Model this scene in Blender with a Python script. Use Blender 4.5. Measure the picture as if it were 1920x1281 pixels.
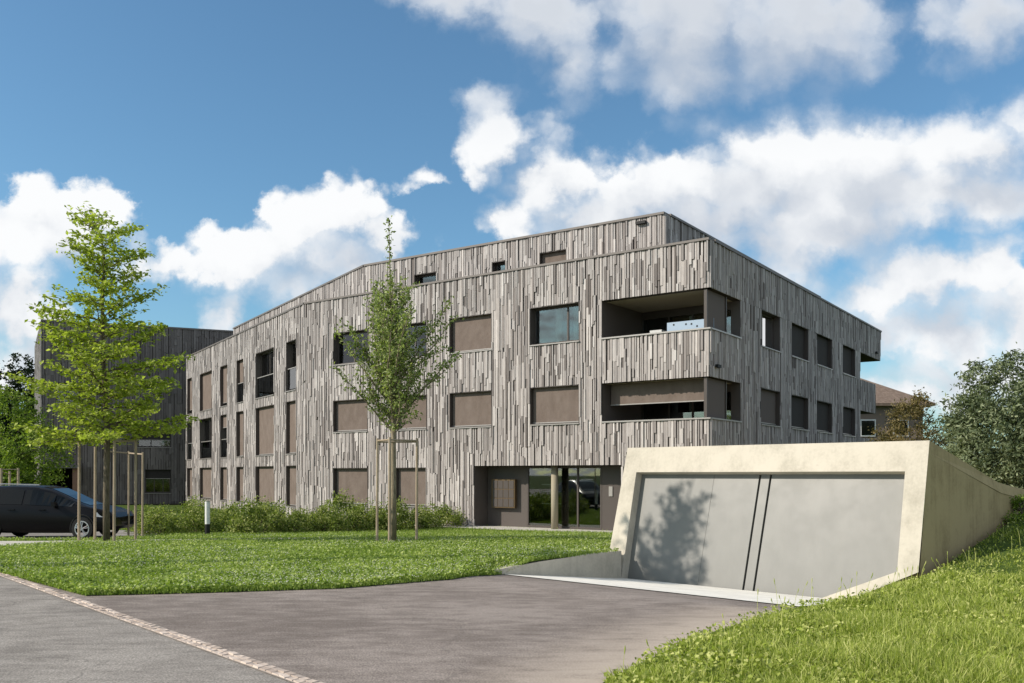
import bpy, math, random
import numpy as np
from mathutils import Vector, Matrix, noise as mnoise
from mathutils.geometry import delaunay_2d_cdt

for o in list(bpy.data.objects):
    bpy.data.objects.remove(o)
SC = bpy.context.scene
COL = SC.collection
R = math.radians

# ------------------------------------------------------------------ camera
CZ = 2.04
FPX = 1738.0
cam = bpy.data.cameras.new('camera')
cam.sensor_width = 36.0
cam.lens = 36.0 * FPX / 1920.0
cam.shift_y = (889 - 640.5) / 1920.0
cam.clip_start = 0.1
cam.clip_end = 3000
camo = bpy.data.objects.new('camera', cam)
camo.location = (0, 0, CZ)
camo.rotation_euler = (math.pi / 2, 0, 0)
COL.objects.link(camo)
SC.camera = camo

# ------------------------------------------------------------------ sun and exposure
SUN_EL = R(33)
SUN_H = Vector((-0.97, -0.24, 0)).normalized()
to_sun = Vector((SUN_H.x * math.cos(SUN_EL), SUN_H.y * math.cos(SUN_EL), math.sin(SUN_EL)))
sun = bpy.data.lights.new('sun', 'SUN')
sun.energy = 3.95
sun.angle = R(0.4)
sun.color = (1.0, 0.91, 0.80)
suno = bpy.data.objects.new('sun', sun)
suno.rotation_euler = to_sun.to_track_quat('Z', 'Y').to_euler()
suno.location = (-30, -10, 40)
COL.objects.link(suno)
SC.view_settings.view_transform = 'Standard'
SC.view_settings.look = 'None'
SC.view_settings.gamma = 1
SC.view_settings.use_curve_mapping = False
SC.view_settings.exposure = 0.30
SC.render.engine = 'CYCLES'
SC.cycles.max_bounces = 6
SC.cycles.transparent_max_bounces = 12
SKY_STRENGTH = 0.1


# ------------------------------------------------------------------ node helpers
class NT:
    def __init__(s, nt):
        s.nt = nt

    def n(s, t, **kw):
        nd = s.nt.nodes.new(t)
        for k, v in kw.items():
            setattr(nd, k, v)
        return nd

    def l(s, a, b):
        s.nt.links.new(a, b)

    def setin(s, sock, v):
        if hasattr(v, 'is_linked') or isinstance(v, bpy.types.NodeSocket):
            s.l(v, sock)
        else:
            sock.default_value = v

    def math(s, op, a, b=None, c=None, clamp=False):
        nd = s.n('ShaderNodeMath', operation=op)
        nd.use_clamp = clamp
        s.setin(nd.inputs[0], a)
        if b is not None: s.setin(nd.inputs[1], b)
        if c is not None: s.setin(nd.inputs[2], c)
        return nd.outputs[0]

    def vmath(s, op, a, b=None, c=None):
        nd = s.n('ShaderNodeVectorMath', operation=op)
        s.setin(nd.inputs[0], a)
        if b is not None: s.setin(nd.inputs[1], b)
        if c is not None: s.setin(nd.inputs[2], c)
        return nd.outputs[1] if op in ('LENGTH', 'DISTANCE', 'DOT_PRODUCT') else nd.outputs[0]

    def mix(s, f, a, b, blend='MIX'):
        nd = s.n('ShaderNodeMix', data_type='RGBA', blend_type=blend)
        s.setin(nd.inputs[0], f)
        for i, v in ((6, a), (7, b)):
            if isinstance(v, (tuple, list)) and len(v) == 3: v = (*v, 1)
            s.setin(nd.inputs[i], v)
        return nd.outputs[2]

    def noise(s, vec, scale, detail=3, rough=0.5, dist=0.0):
        nd = s.n('ShaderNodeTexNoise')
        if vec is not None: s.l(vec, nd.inputs['Vector'])
        nd.inputs['Scale'].default_value = scale
        nd.inputs['Detail'].default_value = detail
        nd.inputs['Roughness'].default_value = rough
        nd.inputs['Distortion'].default_value = dist
        return nd

    def ramp(s, f, stops):
        nd = s.n('ShaderNodeValToRGB')
        cr = nd.color_ramp
        while len(cr.elements) > 1: cr.elements.remove(cr.elements[0])
        for i, (p, c) in enumerate(stops):
            e = cr.elements[0] if i == 0 else cr.elements.new(p)
            e.position = p
            e.color = (*c, 1) if len(c) == 3 else c
        s.l(f, nd.inputs[0])
        return nd.outputs[0]

    def smooth(s, v, a, b, c=0.0, d=1.0):
        nd = s.n('ShaderNodeMapRange', interpolation_type='SMOOTHSTEP')
        s.setin(nd.inputs[0], v)
        for i, x in zip((1, 2, 3, 4), (a, b, c, d)): s.setin(nd.inputs[i], x)
        return nd.outputs[0]


# ------------------------------------------------------------------ sky with cumulus clouds
# clouds as ellipses on the sky: (bearing tangent, elevation tangent) centre and size
def ce(px, py, rx, ry):
    return ((px - 960) / FPX, (889 - py) / FPX, rx / FPX, ry / FPX)


CLOUDS = [
    (870, 5, 110, 50), (1010, 40, 100, 75), (1060, 100, 45, 60), (1290, 50, 170, 130), (1480, 45, 180, 110),
    (1320, 120, 110, 60), (1840, 40, 140, 75),
    (935, 260, 70, 62), (890, 300, 30, 45), (1050, 330, 95, 62), (1200, 350, 120, 80), (1420, 300, 170, 90),
    (1640, 290, 170, 90), (1830, 285, 120, 80), (1885, 240, 40, 42), (1300, 410, 230, 75), (1600, 400, 230, 65), (1960, 330, 90, 90),
    (955, 410, 58, 48), (1110, 400, 62, 60), (1430, 470, 170, 60), (1330, 365, 260, 85), (1600, 350, 260, 95), (1780, 370, 200, 70), (1500, 430, 200, 70), (1150, 400, 90, 70),
    (1620, 545, 110, 50), (1740, 520, 140, 68), (1850, 510, 65, 58), (1760, 610, 200, 65), (1950, 600, 130, 80), (1840, 690, 220, 45), (1640, 620, 150, 50), (1720, 730, 160, 30),
    (803, 345, 36, 16),
    (625, 415, 95, 60), (540, 450, 90, 50), (735, 455, 85, 50), (640, 510, 190, 65), (428, 590, 36, 44),
    (440, 490, 120, 50), (330, 490, 100, 45), (95, 430, 110, 55), (200, 410, 62, 45), (60, 360, 50, 22),
    (20, 580, 62, 72), (20, 660, 80, 60), (120, 480, 130, 40), (-120, 480, 120, 120),
]
world = bpy.data.worlds.new('World')
SC.world = world
world.use_nodes = True
wn = NT(world.node_tree)
world.node_tree.nodes.clear()
gt = bpy.data.node_groups.new('cloud_field', 'ShaderNodeTree')
gt.interface.new_socket('P', in_out='INPUT', socket_type='NodeSocketVector')
gt.interface.new_socket('D', in_out='OUTPUT', socket_type='NodeSocketFloat')
g = NT(gt)
gi = g.n('NodeGroupInput')
go = g.n('NodeGroupOutput')
run = None
for c in CLOUDS:
    u, v, rx, ry = ce(*c)
    q = g.vmath('MULTIPLY_ADD', gi.outputs[0], (1 / rx, 1 / ry, 0), (-u / rx, -v / ry, 0))
    d = g.math('SUBTRACT', g.vmath('LENGTH', q), 1.0)
    d = g.math('MULTIPLY', d, min(rx, ry) ** 0.75 * 12)
    run = d if run is None else g.math('SMOOTH_MIN', run, d, 0.12)
g.l(g.math('MULTIPLY', run, -1.0), go.inputs[0])

tc = wn.n('ShaderNodeTexCoord')
gen = tc.outputs['Generated']
sep = wn.n('ShaderNodeSeparateXYZ')
wn.l(gen, sep.inputs[0])
ydiv = wn.math('MAXIMUM', sep.outputs[1], 0.12)
U = wn.math('DIVIDE', sep.outputs[0], ydiv)
V = wn.math('DIVIDE', sep.outputs[2], ydiv)
cmb = wn.n('ShaderNodeCombineXYZ')
wn.l(U, cmb.inputs[0])
wn.l(V, cmb.inputs[1])
P = cmb.outputs[0]
w1 = wn.noise(P, 5.0, 5, 0.62)
w1c = wn.vmath('SUBTRACT', w1.outputs['Color'], (0.5, 0.5, 0.5))
Pw = wn.vmath('MULTIPLY_ADD', w1c, (0.15, 0.12, 0), P)
w2 = wn.noise(P, 24.0, 6, 0.68)
w2c = wn.vmath('SUBTRACT', w2.outputs['Color'], (0.5, 0.5, 0.5))
Pw = wn.vmath('MULTIPLY_ADD', w2c, (0.05, 0.045, 0), Pw)


def field(vec):
    nd = wn.n('ShaderNodeGroup')
    nd.node_tree = gt
    wn.l(vec, nd.inputs[0])
    return nd.outputs[0]


D0 = field(Pw)
D1 = field(wn.vmath('ADD', Pw, (-0.012, 0.045, 0)))
# elsewhere on the sky: the same kind of scattered cumulus
ng = wn.noise(gen, 2.6, 6, 0.55)
Dg = wn.math('MULTIPLY_ADD', ng.outputs[0], 6.0, -2.85)
inside = wn.math('MULTIPLY', wn.smooth(wn.math('ABSOLUTE', U), 0.62, 0.85, 1, 0), wn.smooth(V, 0.55, 0.75, 1, 0))
inside = wn.math('MULTIPLY', inside, wn.smooth(sep.outputs[1], 0.1, 0.3))
mixf = wn.n('ShaderNodeMix', data_type='FLOAT')
wn.l(inside, mixf.inputs[0]); wn.l(Dg, mixf.inputs[2]); wn.l(D0, mixf.inputs[3])
D0 = mixf.outputs[0]
edge = wn.noise(Pw, 11.0, 8, 0.66)
D0 = wn.math('ADD', D0, wn.math('MULTIPLY_ADD', edge.outputs[0], 0.75, -0.34))


def vor(vec, sc):
    nd = wn.n('ShaderNodeTexVoronoi', feature='SMOOTH_F1')
    wn.l(vec, nd.inputs['Vector']); nd.inputs['Scale'].default_value = sc
    nd.inputs['Smoothness'].default_value = 0.35
    return nd.outputs['Distance']


Pv = wn.vmath('MULTIPLY_ADD', w2c, (0.03, 0.03, 0), P)
bil = wn.math('MULTIPLY_ADD', vor(Pv, 15.0), -1.1, 0.66)
bil2 = wn.math('MULTIPLY_ADD', vor(Pv, 36.0), -0.5, 0.27)
bil = wn.math('ADD', bil, bil2)
D0 = wn.math('ADD', D0, bil)
hi0 = wn.smooth(V, 0.30, 0.42, 0, 0.75)
soft = wn.math('ADD', hi0, wn.smooth(D1, -0.3, 0.5, 0.30, 1.0))           # crisp tops, diffuse undersides
alpha = wn.n('ShaderNodeMapRange', interpolation_type='SMOOTHSTEP')
wn.l(D0, alpha.inputs[0])
wn.l(wn.math('MULTIPLY', soft, -0.35), alpha.inputs[1])
wn.l(soft, alpha.inputs[2])
alpha = alpha.outputs[0]
w3 = wn.noise(Pw, 9.0, 5, 0.6)
dens = wn.math('MULTIPLY_ADD', w3.outputs[0], 1.1, -0.5)
sh = wn.smooth(wn.math('SUBTRACT', wn.math('ADD', D1, dens), wn.math('MULTIPLY', bil, 0.9)), -0.45, 1.25, 0, 1)
hi = wn.smooth(V, 0.33, 0.5)                           # the near clouds overhead show their grey bases
sh = wn.math('MAXIMUM', sh, wn.math('MULTIPLY', hi, wn.smooth(D0, 0.1, 1.1, 0, 0.85)))
ccol = wn.mix(sh, (7.9, 8.0, 8.1), (4.9, 5.3, 5.9))
sky = wn.n('ShaderNodeTexSky', sky_type='NISHITA')
sky.sun_disc = False
sky.sun_elevation = SUN_EL
sky.sun_rotation = math.atan2(SUN_H.x, SUN_H.y)
sky.air_density = 1.0
sky.dust_density = 1.0
sky.ozone_density = 1.3
skyc = wn.mix(1.0, sky.outputs[0], (0.76, 1.08, 1.19), 'MULTIPLY')
col = wn.mix(alpha, skyc, ccol)
bg = wn.n('ShaderNodeBackground')
wn.l(col, bg.inputs[0])
bg.inputs[1].default_value = SKY_STRENGTH
wo = wn.n('ShaderNodeOutputWorld')
wn.l(bg.outputs[0], wo.inputs[0])


# ------------------------------------------------------------------ materials
def mat(name, color=(0.5, 0.5, 0.5), rough=0.8, build=None, spec=0.3, metal=0.0):
    m = bpy.data.materials.new(name)
    m.use_nodes = True
    k = NT(m.node_tree)
    b = m.node_tree.nodes['Principled BSDF']
    b.inputs['Base Color'].default_value = (*color, 1)
    b.inputs['Roughness'].default_value = rough
    b.inputs['Specular IOR Level'].default_value = spec
    b.inputs['Metallic'].default_value = metal
    k.b = b
    k.tex = k.n('ShaderNodeTexCoord').outputs['Object']
    if build: build(k)
    return m


def bump(k, h, strength=0.3, dist=0.02):
    nd = k.n('ShaderNodeBump')
    nd.inputs['Strength'].default_value = strength
    nd.inputs['Distance'].default_value = dist
    k.l(h, nd.inputs['Height'])
    k.l(nd.outputs[0], k.b.inputs['Normal'])


def attr(k, name='tint'):
    return k.n('ShaderNodeAttribute', attribute_name=name).outputs['Fac']


def scalev(k, v, s):
    return k.vmath('MULTIPLY', v, s)


def b_wood(k):
    t = attr(k)
    base = k.ramp(t, [(0.0, (0.105, 0.090, 0.083)), (0.25, (0.215, 0.190, 0.178)), (0.55, (0.34, 0.308, 0.292)), (1.0, (0.61, 0.565, 0.535))])
    n1 = k.noise(scalev(k, k.tex, (14, 14, 1.3)), 3.0, 5, 0.6)
    n2 = k.noise(k.tex, 0.6, 4, 0.6)
    f = k.math('MULTIPLY_ADD', n1.outputs[0], 0.9, 0.55)
    f = k.math('MULTIPLY', f, k.math('MULTIPLY_ADD', n2.outputs[0], 0.5, 0.75))
    c = k.mix(1.0, base, k.n('ShaderNodeCombineColor').outputs[0], 'MULTIPLY')
    cc = c.node
    comb = cc.inputs[7].links[0].from_node
    for i in range(3): k.l(f, comb.inputs[i])
    sx = k.n('ShaderNodeSeparateXYZ'); k.l(k.tex, sx.inputs[0])
    up = k.smooth(sx.outputs[2], 1.0, 9.0, 0, 0.5)
    c2 = k.mix(up, c, k.mix(1.0, c, (0.93, 0.97, 1.0), 'MULTIPLY'))
    k.l(c2, k.b.inputs['Base Color'])
    bump(k, n1.outputs[0], 0.35, 0.01)


M = {}
M['wood'] = mat('weathered_wood', rough=0.85, build=b_wood, spec=0.15)
M['backing'] = mat('dark_wood_backing', (0.06, 0.049, 0.043), 0.9)


def b_conc(c0, c1, scale=1.0, streak=0.0, line=0.0):
    def f(k):
        n1 = k.noise(k.tex, 1.3 * scale, 6, 0.65)
        n2 = k.noise(k.tex, 22 * scale, 4, 0.6)
        n3 = k.noise(scalev(k, k.tex, (5, 5, 0.5)), 1.5, 4, 0.6)
        a = k.math('MULTIPLY_ADD', n2.outputs[0], 0.35, n1.outputs[0])
        a = k.math('MULTIPLY_ADD', n3.outputs[0], streak, a)
        lo = 0.42 + streak * 0.3
        c = k.ramp(k.smooth(a, lo, lo + 0.5), [(0, c0), (1, c1)])
        n4 = k.noise(k.tex, 2.4, 8, 0.72)
        st = k.smooth(n4.outputs[0], 0.60, 0.78, 0, 0.4)
        c = k.mix(st, c, (c0[0] * 0.55, c0[1] * 0.53, c0[2] * 0.5))
        k.l(c, k.b.inputs['Base Color'])
        bump(k, a, 0.25, 0.01)
    return f


M['concrete'] = mat('cream_concrete', rough=0.85, build=b_conc((0.37, 0.34, 0.275), (0.55, 0.505, 0.42), 1.0, 0.35))
M['concrete_wall'] = mat('shaded_cream_concrete', rough=0.9, build=b_conc((0.28, 0.21, 0.10), (0.45, 0.35, 0.185), 1.0, 0.6))  # garage concrete with shade and warm bounce light mixed into its colour
M['apron'] = mat('pale_concrete_apron', rough=0.85, build=b_conc((0.68, 0.655, 0.59), (0.85, 0.82, 0.74), 1.5))
M['path'] = mat('path_concrete', rough=0.9, build=b_conc((0.42, 0.39, 0.34), (0.58, 0.55, 0.48), 2.0))


def b_door(k):
    n1 = k.noise(scalev(k, k.tex, (3, 3, 0.6)), 1.4, 5, 0.6)
    n2 = k.noise(k.tex, 2.2, 5, 0.65)
    a = k.math('ADD', k.math('MULTIPLY', n1.outputs[0], 0.6), k.math('MULTIPLY', n2.outputs[0], 0.4))
    c = k.ramp(k.smooth(a, 0.35, 0.7), [(0, (0.160, 0.160, 0.146)), (1, (0.178, 0.177, 0.161))])
    k.l(c, k.b.inputs['Base Color'])
    k.l(k.smooth(n2.outputs[0], 0.3, 0.7, 0.43, 0.50), k.b.inputs['Roughness'])


M['door'] = mat('grey_door_sheet', rough=0.45, build=b_door, spec=0.5)


def b_asph(c0, c1, cr):
    def f(k):
        n1 = k.noise(k.tex, 0.45, 6, 0.62)
        n2 = k.noise(k.tex, 60, 3, 0.7)
        n3 = k.noise(scalev(k, k.tex, (1.0, 2.6, 1)), 2.1, 6, 0.68)
        a = k.math('ADD', k.math('MULTIPLY', n1.outputs[0], 0.5), k.math('MULTIPLY', n3.outputs[0], 0.5))
        c = k.ramp(k.smooth(a, 0.38, 0.62), [(0, c0), (1, c1)])
        g2 = k.smooth(n2.outputs[0], 0.35, 0.72, 0.62, 1.42)
        comb = k.n('ShaderNodeCombineColor')
        for i in range(3): k.l(g2, comb.inputs[i])
        c = k.mix(1.0, c, comb.outputs[0], 'MULTIPLY')
        # pale dust washed off the verge, and light worn patches
        d = k.math('MULTIPLY', attr(k, 'dust'), k.smooth(k.math('ADD', n3.outputs[0], k.math('MULTIPLY', n2.outputs[0], 0.4)), 0.28, 0.72))
        c = k.mix(d, c, (0.50, 0.42, 0.34))
        vo = k.n('ShaderNodeTexVoronoi', feature='DISTANCE_TO_EDGE')
        k.l(k.vmath('ADD', k.tex, k.vmath('MULTIPLY', k.noise(k.tex, 1.2, 4, 0.6).outputs['Color'], (1.2, 1.2, 0))), vo.inputs['Vector'])
        vo.inputs['Scale'].default_value = 0.28
        crk = k.math('MULTIPLY', k.smooth(vo.outputs[0], 0.0, 0.006, 1, 0), cr)
        c = k.mix(crk, c, (0.05, 0.046, 0.042))
        k.l(c, k.b.inputs['Base Color'])
        bump(k, n2.outputs[0], 0.5, 0.006)
    return f


M['asphalt'] = mat('driveway_asphalt', rough=0.9, build=b_asph((0.180, 0.150, 0.130), (0.315, 0.270, 0.238), 0.25), spec=0.2)
M['pavement'] = mat('worn_grey_asphalt', rough=0.9, build=b_asph((0.205, 0.185, 0.163), (0.335, 0.306, 0.272), 0.35), spec=0.2)
M['sett'] = mat('pale_pink_granite', rough=0.85, build=lambda k: (
    k.l(k.ramp(attr(k), [(0, (0.36, 0.29, 0.24)), (1, (0.62, 0.52, 0.44))]), k.b.inputs['Base Color']),
    bump(k, k.noise(k.tex, 60, 4, 0.6).outputs[0], 0.5, 0.01)))
M['mortar'] = mat('kerb_mortar', (0.36, 0.31, 0.27), 0.95)


def b_soil(k):
    n = k.noise(k.tex, 3.0, 6, 0.65)
    k.l(k.ramp(n.outputs[0], [(0.3, (0.040, 0.065, 0.014)), (0.7, (0.085, 0.125, 0.028))]), k.b.inputs['Base Color'])


M['turf'] = mat('turf_soil', rough=1, build=b_soil, spec=0.05)


def leafmat(name, lo, mid, hi, trans=0.35, rough=0.55, spec=0.25, tcol=(1.1, 1.25, 0.5)):
    m = bpy.data.materials.new(name)
    m.use_nodes = True
    k = NT(m.node_tree)
    b = m.node_tree.nodes['Principled BSDF']
    out = m.node_tree.nodes['Material Output']
    c = k.ramp(attr(k), [(0, lo), (0.5, mid), (1, hi)])
    k.l(c, b.inputs['Base Color'])
    b.inputs['Roughness'].default_value = rough
    b.inputs['Specular IOR Level'].default_value = spec
    tr = k.n('ShaderNodeBsdfTranslucent')
    k.l(k.mix(1.0, c, tcol, 'MULTIPLY'), tr.inputs[0])
    ms = k.n('ShaderNodeMixShader')
    ms.inputs[0].default_value = trans
    k.l(b.outputs[0], ms.inputs[1]); k.l(tr.outputs[0], ms.inputs[2]); k.l(ms.outputs[0], out.inputs[0])
    return m


M['grass'] = leafmat('lawn_grass', (0.10, 0.155, 0.024), (0.24, 0.335, 0.058), (0.50, 0.56, 0.20), 0.35)
M['verge'] = leafmat('verge_grass', (0.14, 0.18, 0.024), (0.33, 0.40, 0.065), (0.62, 0.62, 0.24), 0.38)
M['clover'] = mat('clover_flower', (0.62, 0.63, 0.50), 0.8)
M['leaf_lime'] = leafmat('lime_green_leaf', (0.14, 0.19, 0.02), (0.33, 0.40, 0.05), (0.60, 0.64, 0.20), 0.45)
M['leaf_grey'] = leafmat('grey_green_leaf', (0.08, 0.115, 0.03), (0.23, 0.29, 0.09), (0.54, 0.58, 0.28), 0.40)
M['leaf_willow'] = leafmat('silver_green_leaf', (0.04, 0.055, 0.025), (0.12, 0.155, 0.075), (0.33, 0.37, 0.22), 0.2)
M['leaf_rust'] = leafmat('rusty_olive_leaf', (0.07, 0.065, 0.022), (0.17, 0.14, 0.055), (0.32, 0.24, 0.12), 0.3)
M['leaf_dark'] = leafmat('dark_conifer_leaf', (0.010, 0.018, 0.008), (0.022, 0.036, 0.014), (0.05, 0.065, 0.025), 0.15)
M['leaf_mid'] = leafmat('fresh_green_leaf', (0.06, 0.10, 0.014), (0.15, 0.23, 0.03), (0.34, 0.42, 0.08), 0.38)
M['leaf_shrub'] = leafmat('shrub_leaf', (0.07, 0.11, 0.02), (0.20, 0.26, 0.05), (0.48, 0.48, 0.20), 0.35)
M['bark'] = mat('bark', rough=0.95, build=lambda k: (
    k.l(k.ramp(k.noise(scalev(k, k.tex, (20, 20, 3)), 2, 5, 0.6).outputs[0], [(0.3, (0.06, 0.05, 0.035)), (0.7, (0.20, 0.165, 0.115))]), k.b.inputs['Base Color']),
    bump(k, k.noise(scalev(k, k.tex, (20, 20, 3)), 2, 5, 0.6).outputs[0], 0.6, 0.02)))
M['bark_pale'] = mat('pale_bark', rough=0.95, build=lambda k: (
    k.l(k.ramp(k.noise(scalev(k, k.tex, (20, 20, 3)), 2, 5, 0.6).outputs[0], [(0.3, (0.13, 0.105, 0.07)), (0.7, (0.34, 0.29, 0.20))]), k.b.inputs['Base Color']),
    bump(k, k.noise(scalev(k, k.tex, (20, 20, 3)), 2, 5, 0.6).outputs[0], 0.6, 0.02)))
M['stake'] = mat('round_wood_stake', rough=0.9, build=lambda k: (
    k.l(k.ramp(k.noise(scalev(k, k.tex, (25, 25, 2)), 2, 4, 0.6).outputs[0], [(0.3, (0.24, 0.18, 0.12)), (0.7, (0.46, 0.38, 0.28))]), k.b.inputs['Base Color'])))
M['brown_metal'] = mat('dark_brown_metal', (0.075, 0.062, 0.055), 0.5, spec=0.4)
M['reveal'] = mat('brown_reveal', (0.10, 0.085, 0.076), 0.6)
M['coping'] = mat('coping_metal', (0.16, 0.145, 0.135), 0.55, metal=0.2)
M['sill'] = mat('sill_metal', (0.36, 0.34, 0.32), 0.4, metal=0.4)


def b_blind(k):
    n = k.noise(scalev(k, k.tex, (2, 2, 1.2)), 1.6, 4, 0.55)
    k.l(k.ramp(n.outputs[0], [(0.3, (0.155, 0.122, 0.103)), (0.7, (0.195, 0.157, 0.135))]), k.b.inputs['Base Color'])
    bump(k, n.outputs[0], 0.5, 0.06)


M['blind'] = mat('taupe_blind_fabric', rough=0.9, build=b_blind, spec=0.1)
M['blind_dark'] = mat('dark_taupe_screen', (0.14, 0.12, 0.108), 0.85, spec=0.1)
M['pane_dark'] = mat('near_black_pane_cover', (0.05, 0.045, 0.042), 0.8, spec=0.15)  # sheet added in front of panes that should look dark
M['curtain'] = mat('pale_curtain', (0.62, 0.62, 0.60), 0.9)
M['plaster'] = mat('olive_plaster', (0.34, 0.30, 0.22), 0.9)
M['interior'] = mat('interior_wall', (0.13, 0.12, 0.11), 0.9)
M['black'] = mat('matt_black', (0.012, 0.012, 0.012), 0.6)
M['white'] = mat('white_paint', (0.75, 0.75, 0.73), 0.5)
M['tyre'] = mat('tyre_rubber', (0.02, 0.02, 0.02), 0.85)
M['alloy'] = mat('alloy_wheel', (0.55, 0.55, 0.56), 0.3, metal=0.8)
M['carpaint'] = mat('black_car_paint', (0.004, 0.004, 0.005), 0.3, spec=0.2)
M['carglass'] = mat('dark_car_glass', (0.005, 0.006, 0.006), 0.08, spec=0.3)
M['lens'] = mat('headlight_lens', (0.6, 0.6, 0.62), 0.1, spec=0.8)
M['cloud_reflection'] = mat('pale_blue_reflection', (0.36, 0.46, 0.57), 0.6)
M['rooftile'] = mat('brown_roof', rough=0.9, build=lambda k: (
    k.l(k.ramp(k.noise(k.tex, 4, 5, 0.7).outputs[0], [(0.3, (0.12, 0.085, 0.065)), (0.7, (0.24, 0.18, 0.14))]), k.b.inputs['Base Color'])))
M['housewall'] = mat('brown_house_wall', (0.22, 0.17, 0.14), 0.9)
M['brick'] = mat('reddish_render', (0.26, 0.15, 0.11), 0.9)


def glassmat(name, refl, tint):
    m = bpy.data.materials.new(name)
    m.use_nodes = True
    k = NT(m.node_tree)
    m.node_tree.nodes.clear()
    lw = k.n('ShaderNodeFresnel'); lw.inputs[0].default_value = 1.55
    f = k.math('ADD', k.math('MULTIPLY', lw.outputs[0], 1.35), refl, clamp=True)
    gl = k.n('ShaderNodeBsdfGlossy'); gl.inputs['Roughness'].default_value = 0.015
    tr = k.n('ShaderNodeBsdfTransparent'); tr.inputs[0].default_value = (*tint, 1)
    ms = k.n('ShaderNodeMixShader')
    k.l(f, ms.inputs[0]); k.l(tr.outputs[0], ms.inputs[1]); k.l(gl.outputs[0], ms.inputs[2])
    out = k.n('ShaderNodeOutputMaterial'); k.l(ms.outputs[0], out.inputs[0])
    return m


M['glass'] = glassmat('window_glass', 0.05, (0.72, 0.78, 0.76))


# ------------------------------------------------------------------ mesh helpers
class MB:
    def __init__(s):
        s.v = []; s.f = []; s.t = []; s.tint = 0.5

    def add(s, vs, fs, tint=None):
        o = len(s.v)
        s.v += [tuple(x) for x in vs]
        s.f += [tuple(i + o for i in f) for f in fs]
        s.t += [s.tint if tint is None else tint] * len(fs)

    def quad(s, a, b, c, d, tint=None):
        s.add([a, b, c, d], [(0, 1, 2, 3)], tint)

    def hexa(s, p, tint=None, back=True):
        # p: 8 points, 0-3 bottom loop, 4-7 top loop
        fs = [(0, 3, 2, 1), (4, 5, 6, 7), (0, 1, 5, 4), (1, 2, 6, 5), (2, 3, 7, 6), (3, 0, 4, 7)]
        s.add(p, fs, tint)

    def box(s, x0, x1, y0, y1, z0, z1, tint=None):
        s.hexa([(x0, y0, z0), (x1, y0, z0), (x1, y1, z0), (x0, y1, z0), (x0, y0, z1), (x1, y0, z1), (x1, y1, z1), (x0, y1, z1)], tint)

    def tube(s, pts, rad, n=7, cap=True, tint=None):
        pts = [Vector(p) for p in pts]
        o = len(s.v)
        for i, p in enumerate(pts):
            d = (pts[min(i + 1, len(pts) - 1)] - pts[max(i - 1, 0)])
            d = d.normalized() if d.length > 1e-6 else Vector((0, 0, 1))
            a = d.cross(Vector((0.13, 0.97, 0.2))).normalized()
            b = d.cross(a)
            r = rad[i] if hasattr(rad, '__len__') else rad
            for k in range(n):
                t = 2 * math.pi * k / n
                s.v.append(tuple(p + (a * math.cos(t) + b * math.sin(t)) * r))
        nf = 0
        for i in range(len(pts) - 1):
            for k in range(n):
                k2 = (k + 1) % n
                s.f.append((o + i * n + k, o + i * n + k2, o + (i + 1) * n + k2, o + (i + 1) * n + k)); nf += 1
        if cap:
            s.f.append(tuple(o + k for k in range(n))[::-1]); s.f.append(tuple(o + (len(pts) - 1) * n + k for k in range(n))); nf += 2
        s.t += [s.tint if tint is None else tint] * nf

    def mesh(s, name, m, smooth=False):
        me = bpy.data.meshes.new(name)
        me.from_pydata(s.v, [], s.f)
        me.materials.append(m)
        at = me.attributes.new('tint', 'FLOAT', 'FACE')
        at.data.foreach_set('value', np.array(s.t, dtype=np.float32))
        if smooth: me.polygons.foreach_set('use_smooth', [True] * len(me.polygons))
        me.update()
        return me

    def build(s, name, m, parent=None, smooth=False, origin=None):
        if origin is not None:
            ox, oy, oz = origin
            s.v = [(x - ox, y - oy, z - oz) for x, y, z in s.v]
        o = bpy.data.objects.new(name, s.mesh(name, m, smooth))
        COL.objects.link(o)
        if origin is not None: o.location = origin
        if parent is not None: setparent(o, parent)
        return o


def setparent(o, p):
    o.parent = p
    loc = Vector((0, 0, 0)); q = p
    while q is not None:
        loc += q.location; q = q.parent
    o.location = Vector(o.location) - loc


def empty(name, loc, label=None, cat=None, group=None):
    o = bpy.data.objects.new(name, None)
    o.location = loc
    o.empty_display_size = 0.3
    COL.objects.link(o)
    if label: tag(o, label, cat, group)
    return o


def tag(o, label, cat, group=None):
    o['label'] = label; o['category'] = cat
    if group: o['group'] = group
    return o


def structure(o):
    o['kind'] = 'structure'; return o


def tri_mesh(name, V, T, m, tint=None):
    me = bpy.data.meshes.new(name)
    nv, nf, k = len(V), len(T), T.shape[1]
    me.vertices.add(nv); me.vertices.foreach_set('co', V.astype(np.float32).ravel())
    me.loops.add(nf * k); me.loops.foreach_set('vertex_index', T.astype(np.int32).ravel())
    me.polygons.add(nf)
    me.polygons.foreach_set('loop_start', np.arange(0, nf * k, k, dtype=np.int32))
    me.polygons.foreach_set('loop_total', np.full(nf, k, dtype=np.int32))
    me.materials.append(m)
    if tint is not None:
        at = me.attributes.new('tint', 'FLOAT', 'FACE')
        at.data.foreach_set('value', tint.astype(np.float32))
    me.update(calc_edges=True)
    return me


def link(name, me, parent=None, loc=None):
    o = bpy.data.objects.new(name, me)
    COL.objects.link(o)
    if loc is not None: o.location = loc
    if parent is not None: o.parent = parent
    return o


# ------------------------------------------------------------------ ground heights
GA = Vector((2.227, 18.88, -0.10))        # foot of the garage door, left end
UD = Vector((0.7071, -0.7071, 0))         # along the door to the right
ND = Vector((-0.7071, -0.7071, 0))        # out of the door
WD = -ND


def base_z(y):
    t = np.clip((np.asarray(y, float) - 19.0) / 13.5, 0, 1)
    return 0.42 * (1 - t * t * (3 - 2 * t) * 0.35 - t * 0.65)


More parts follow.
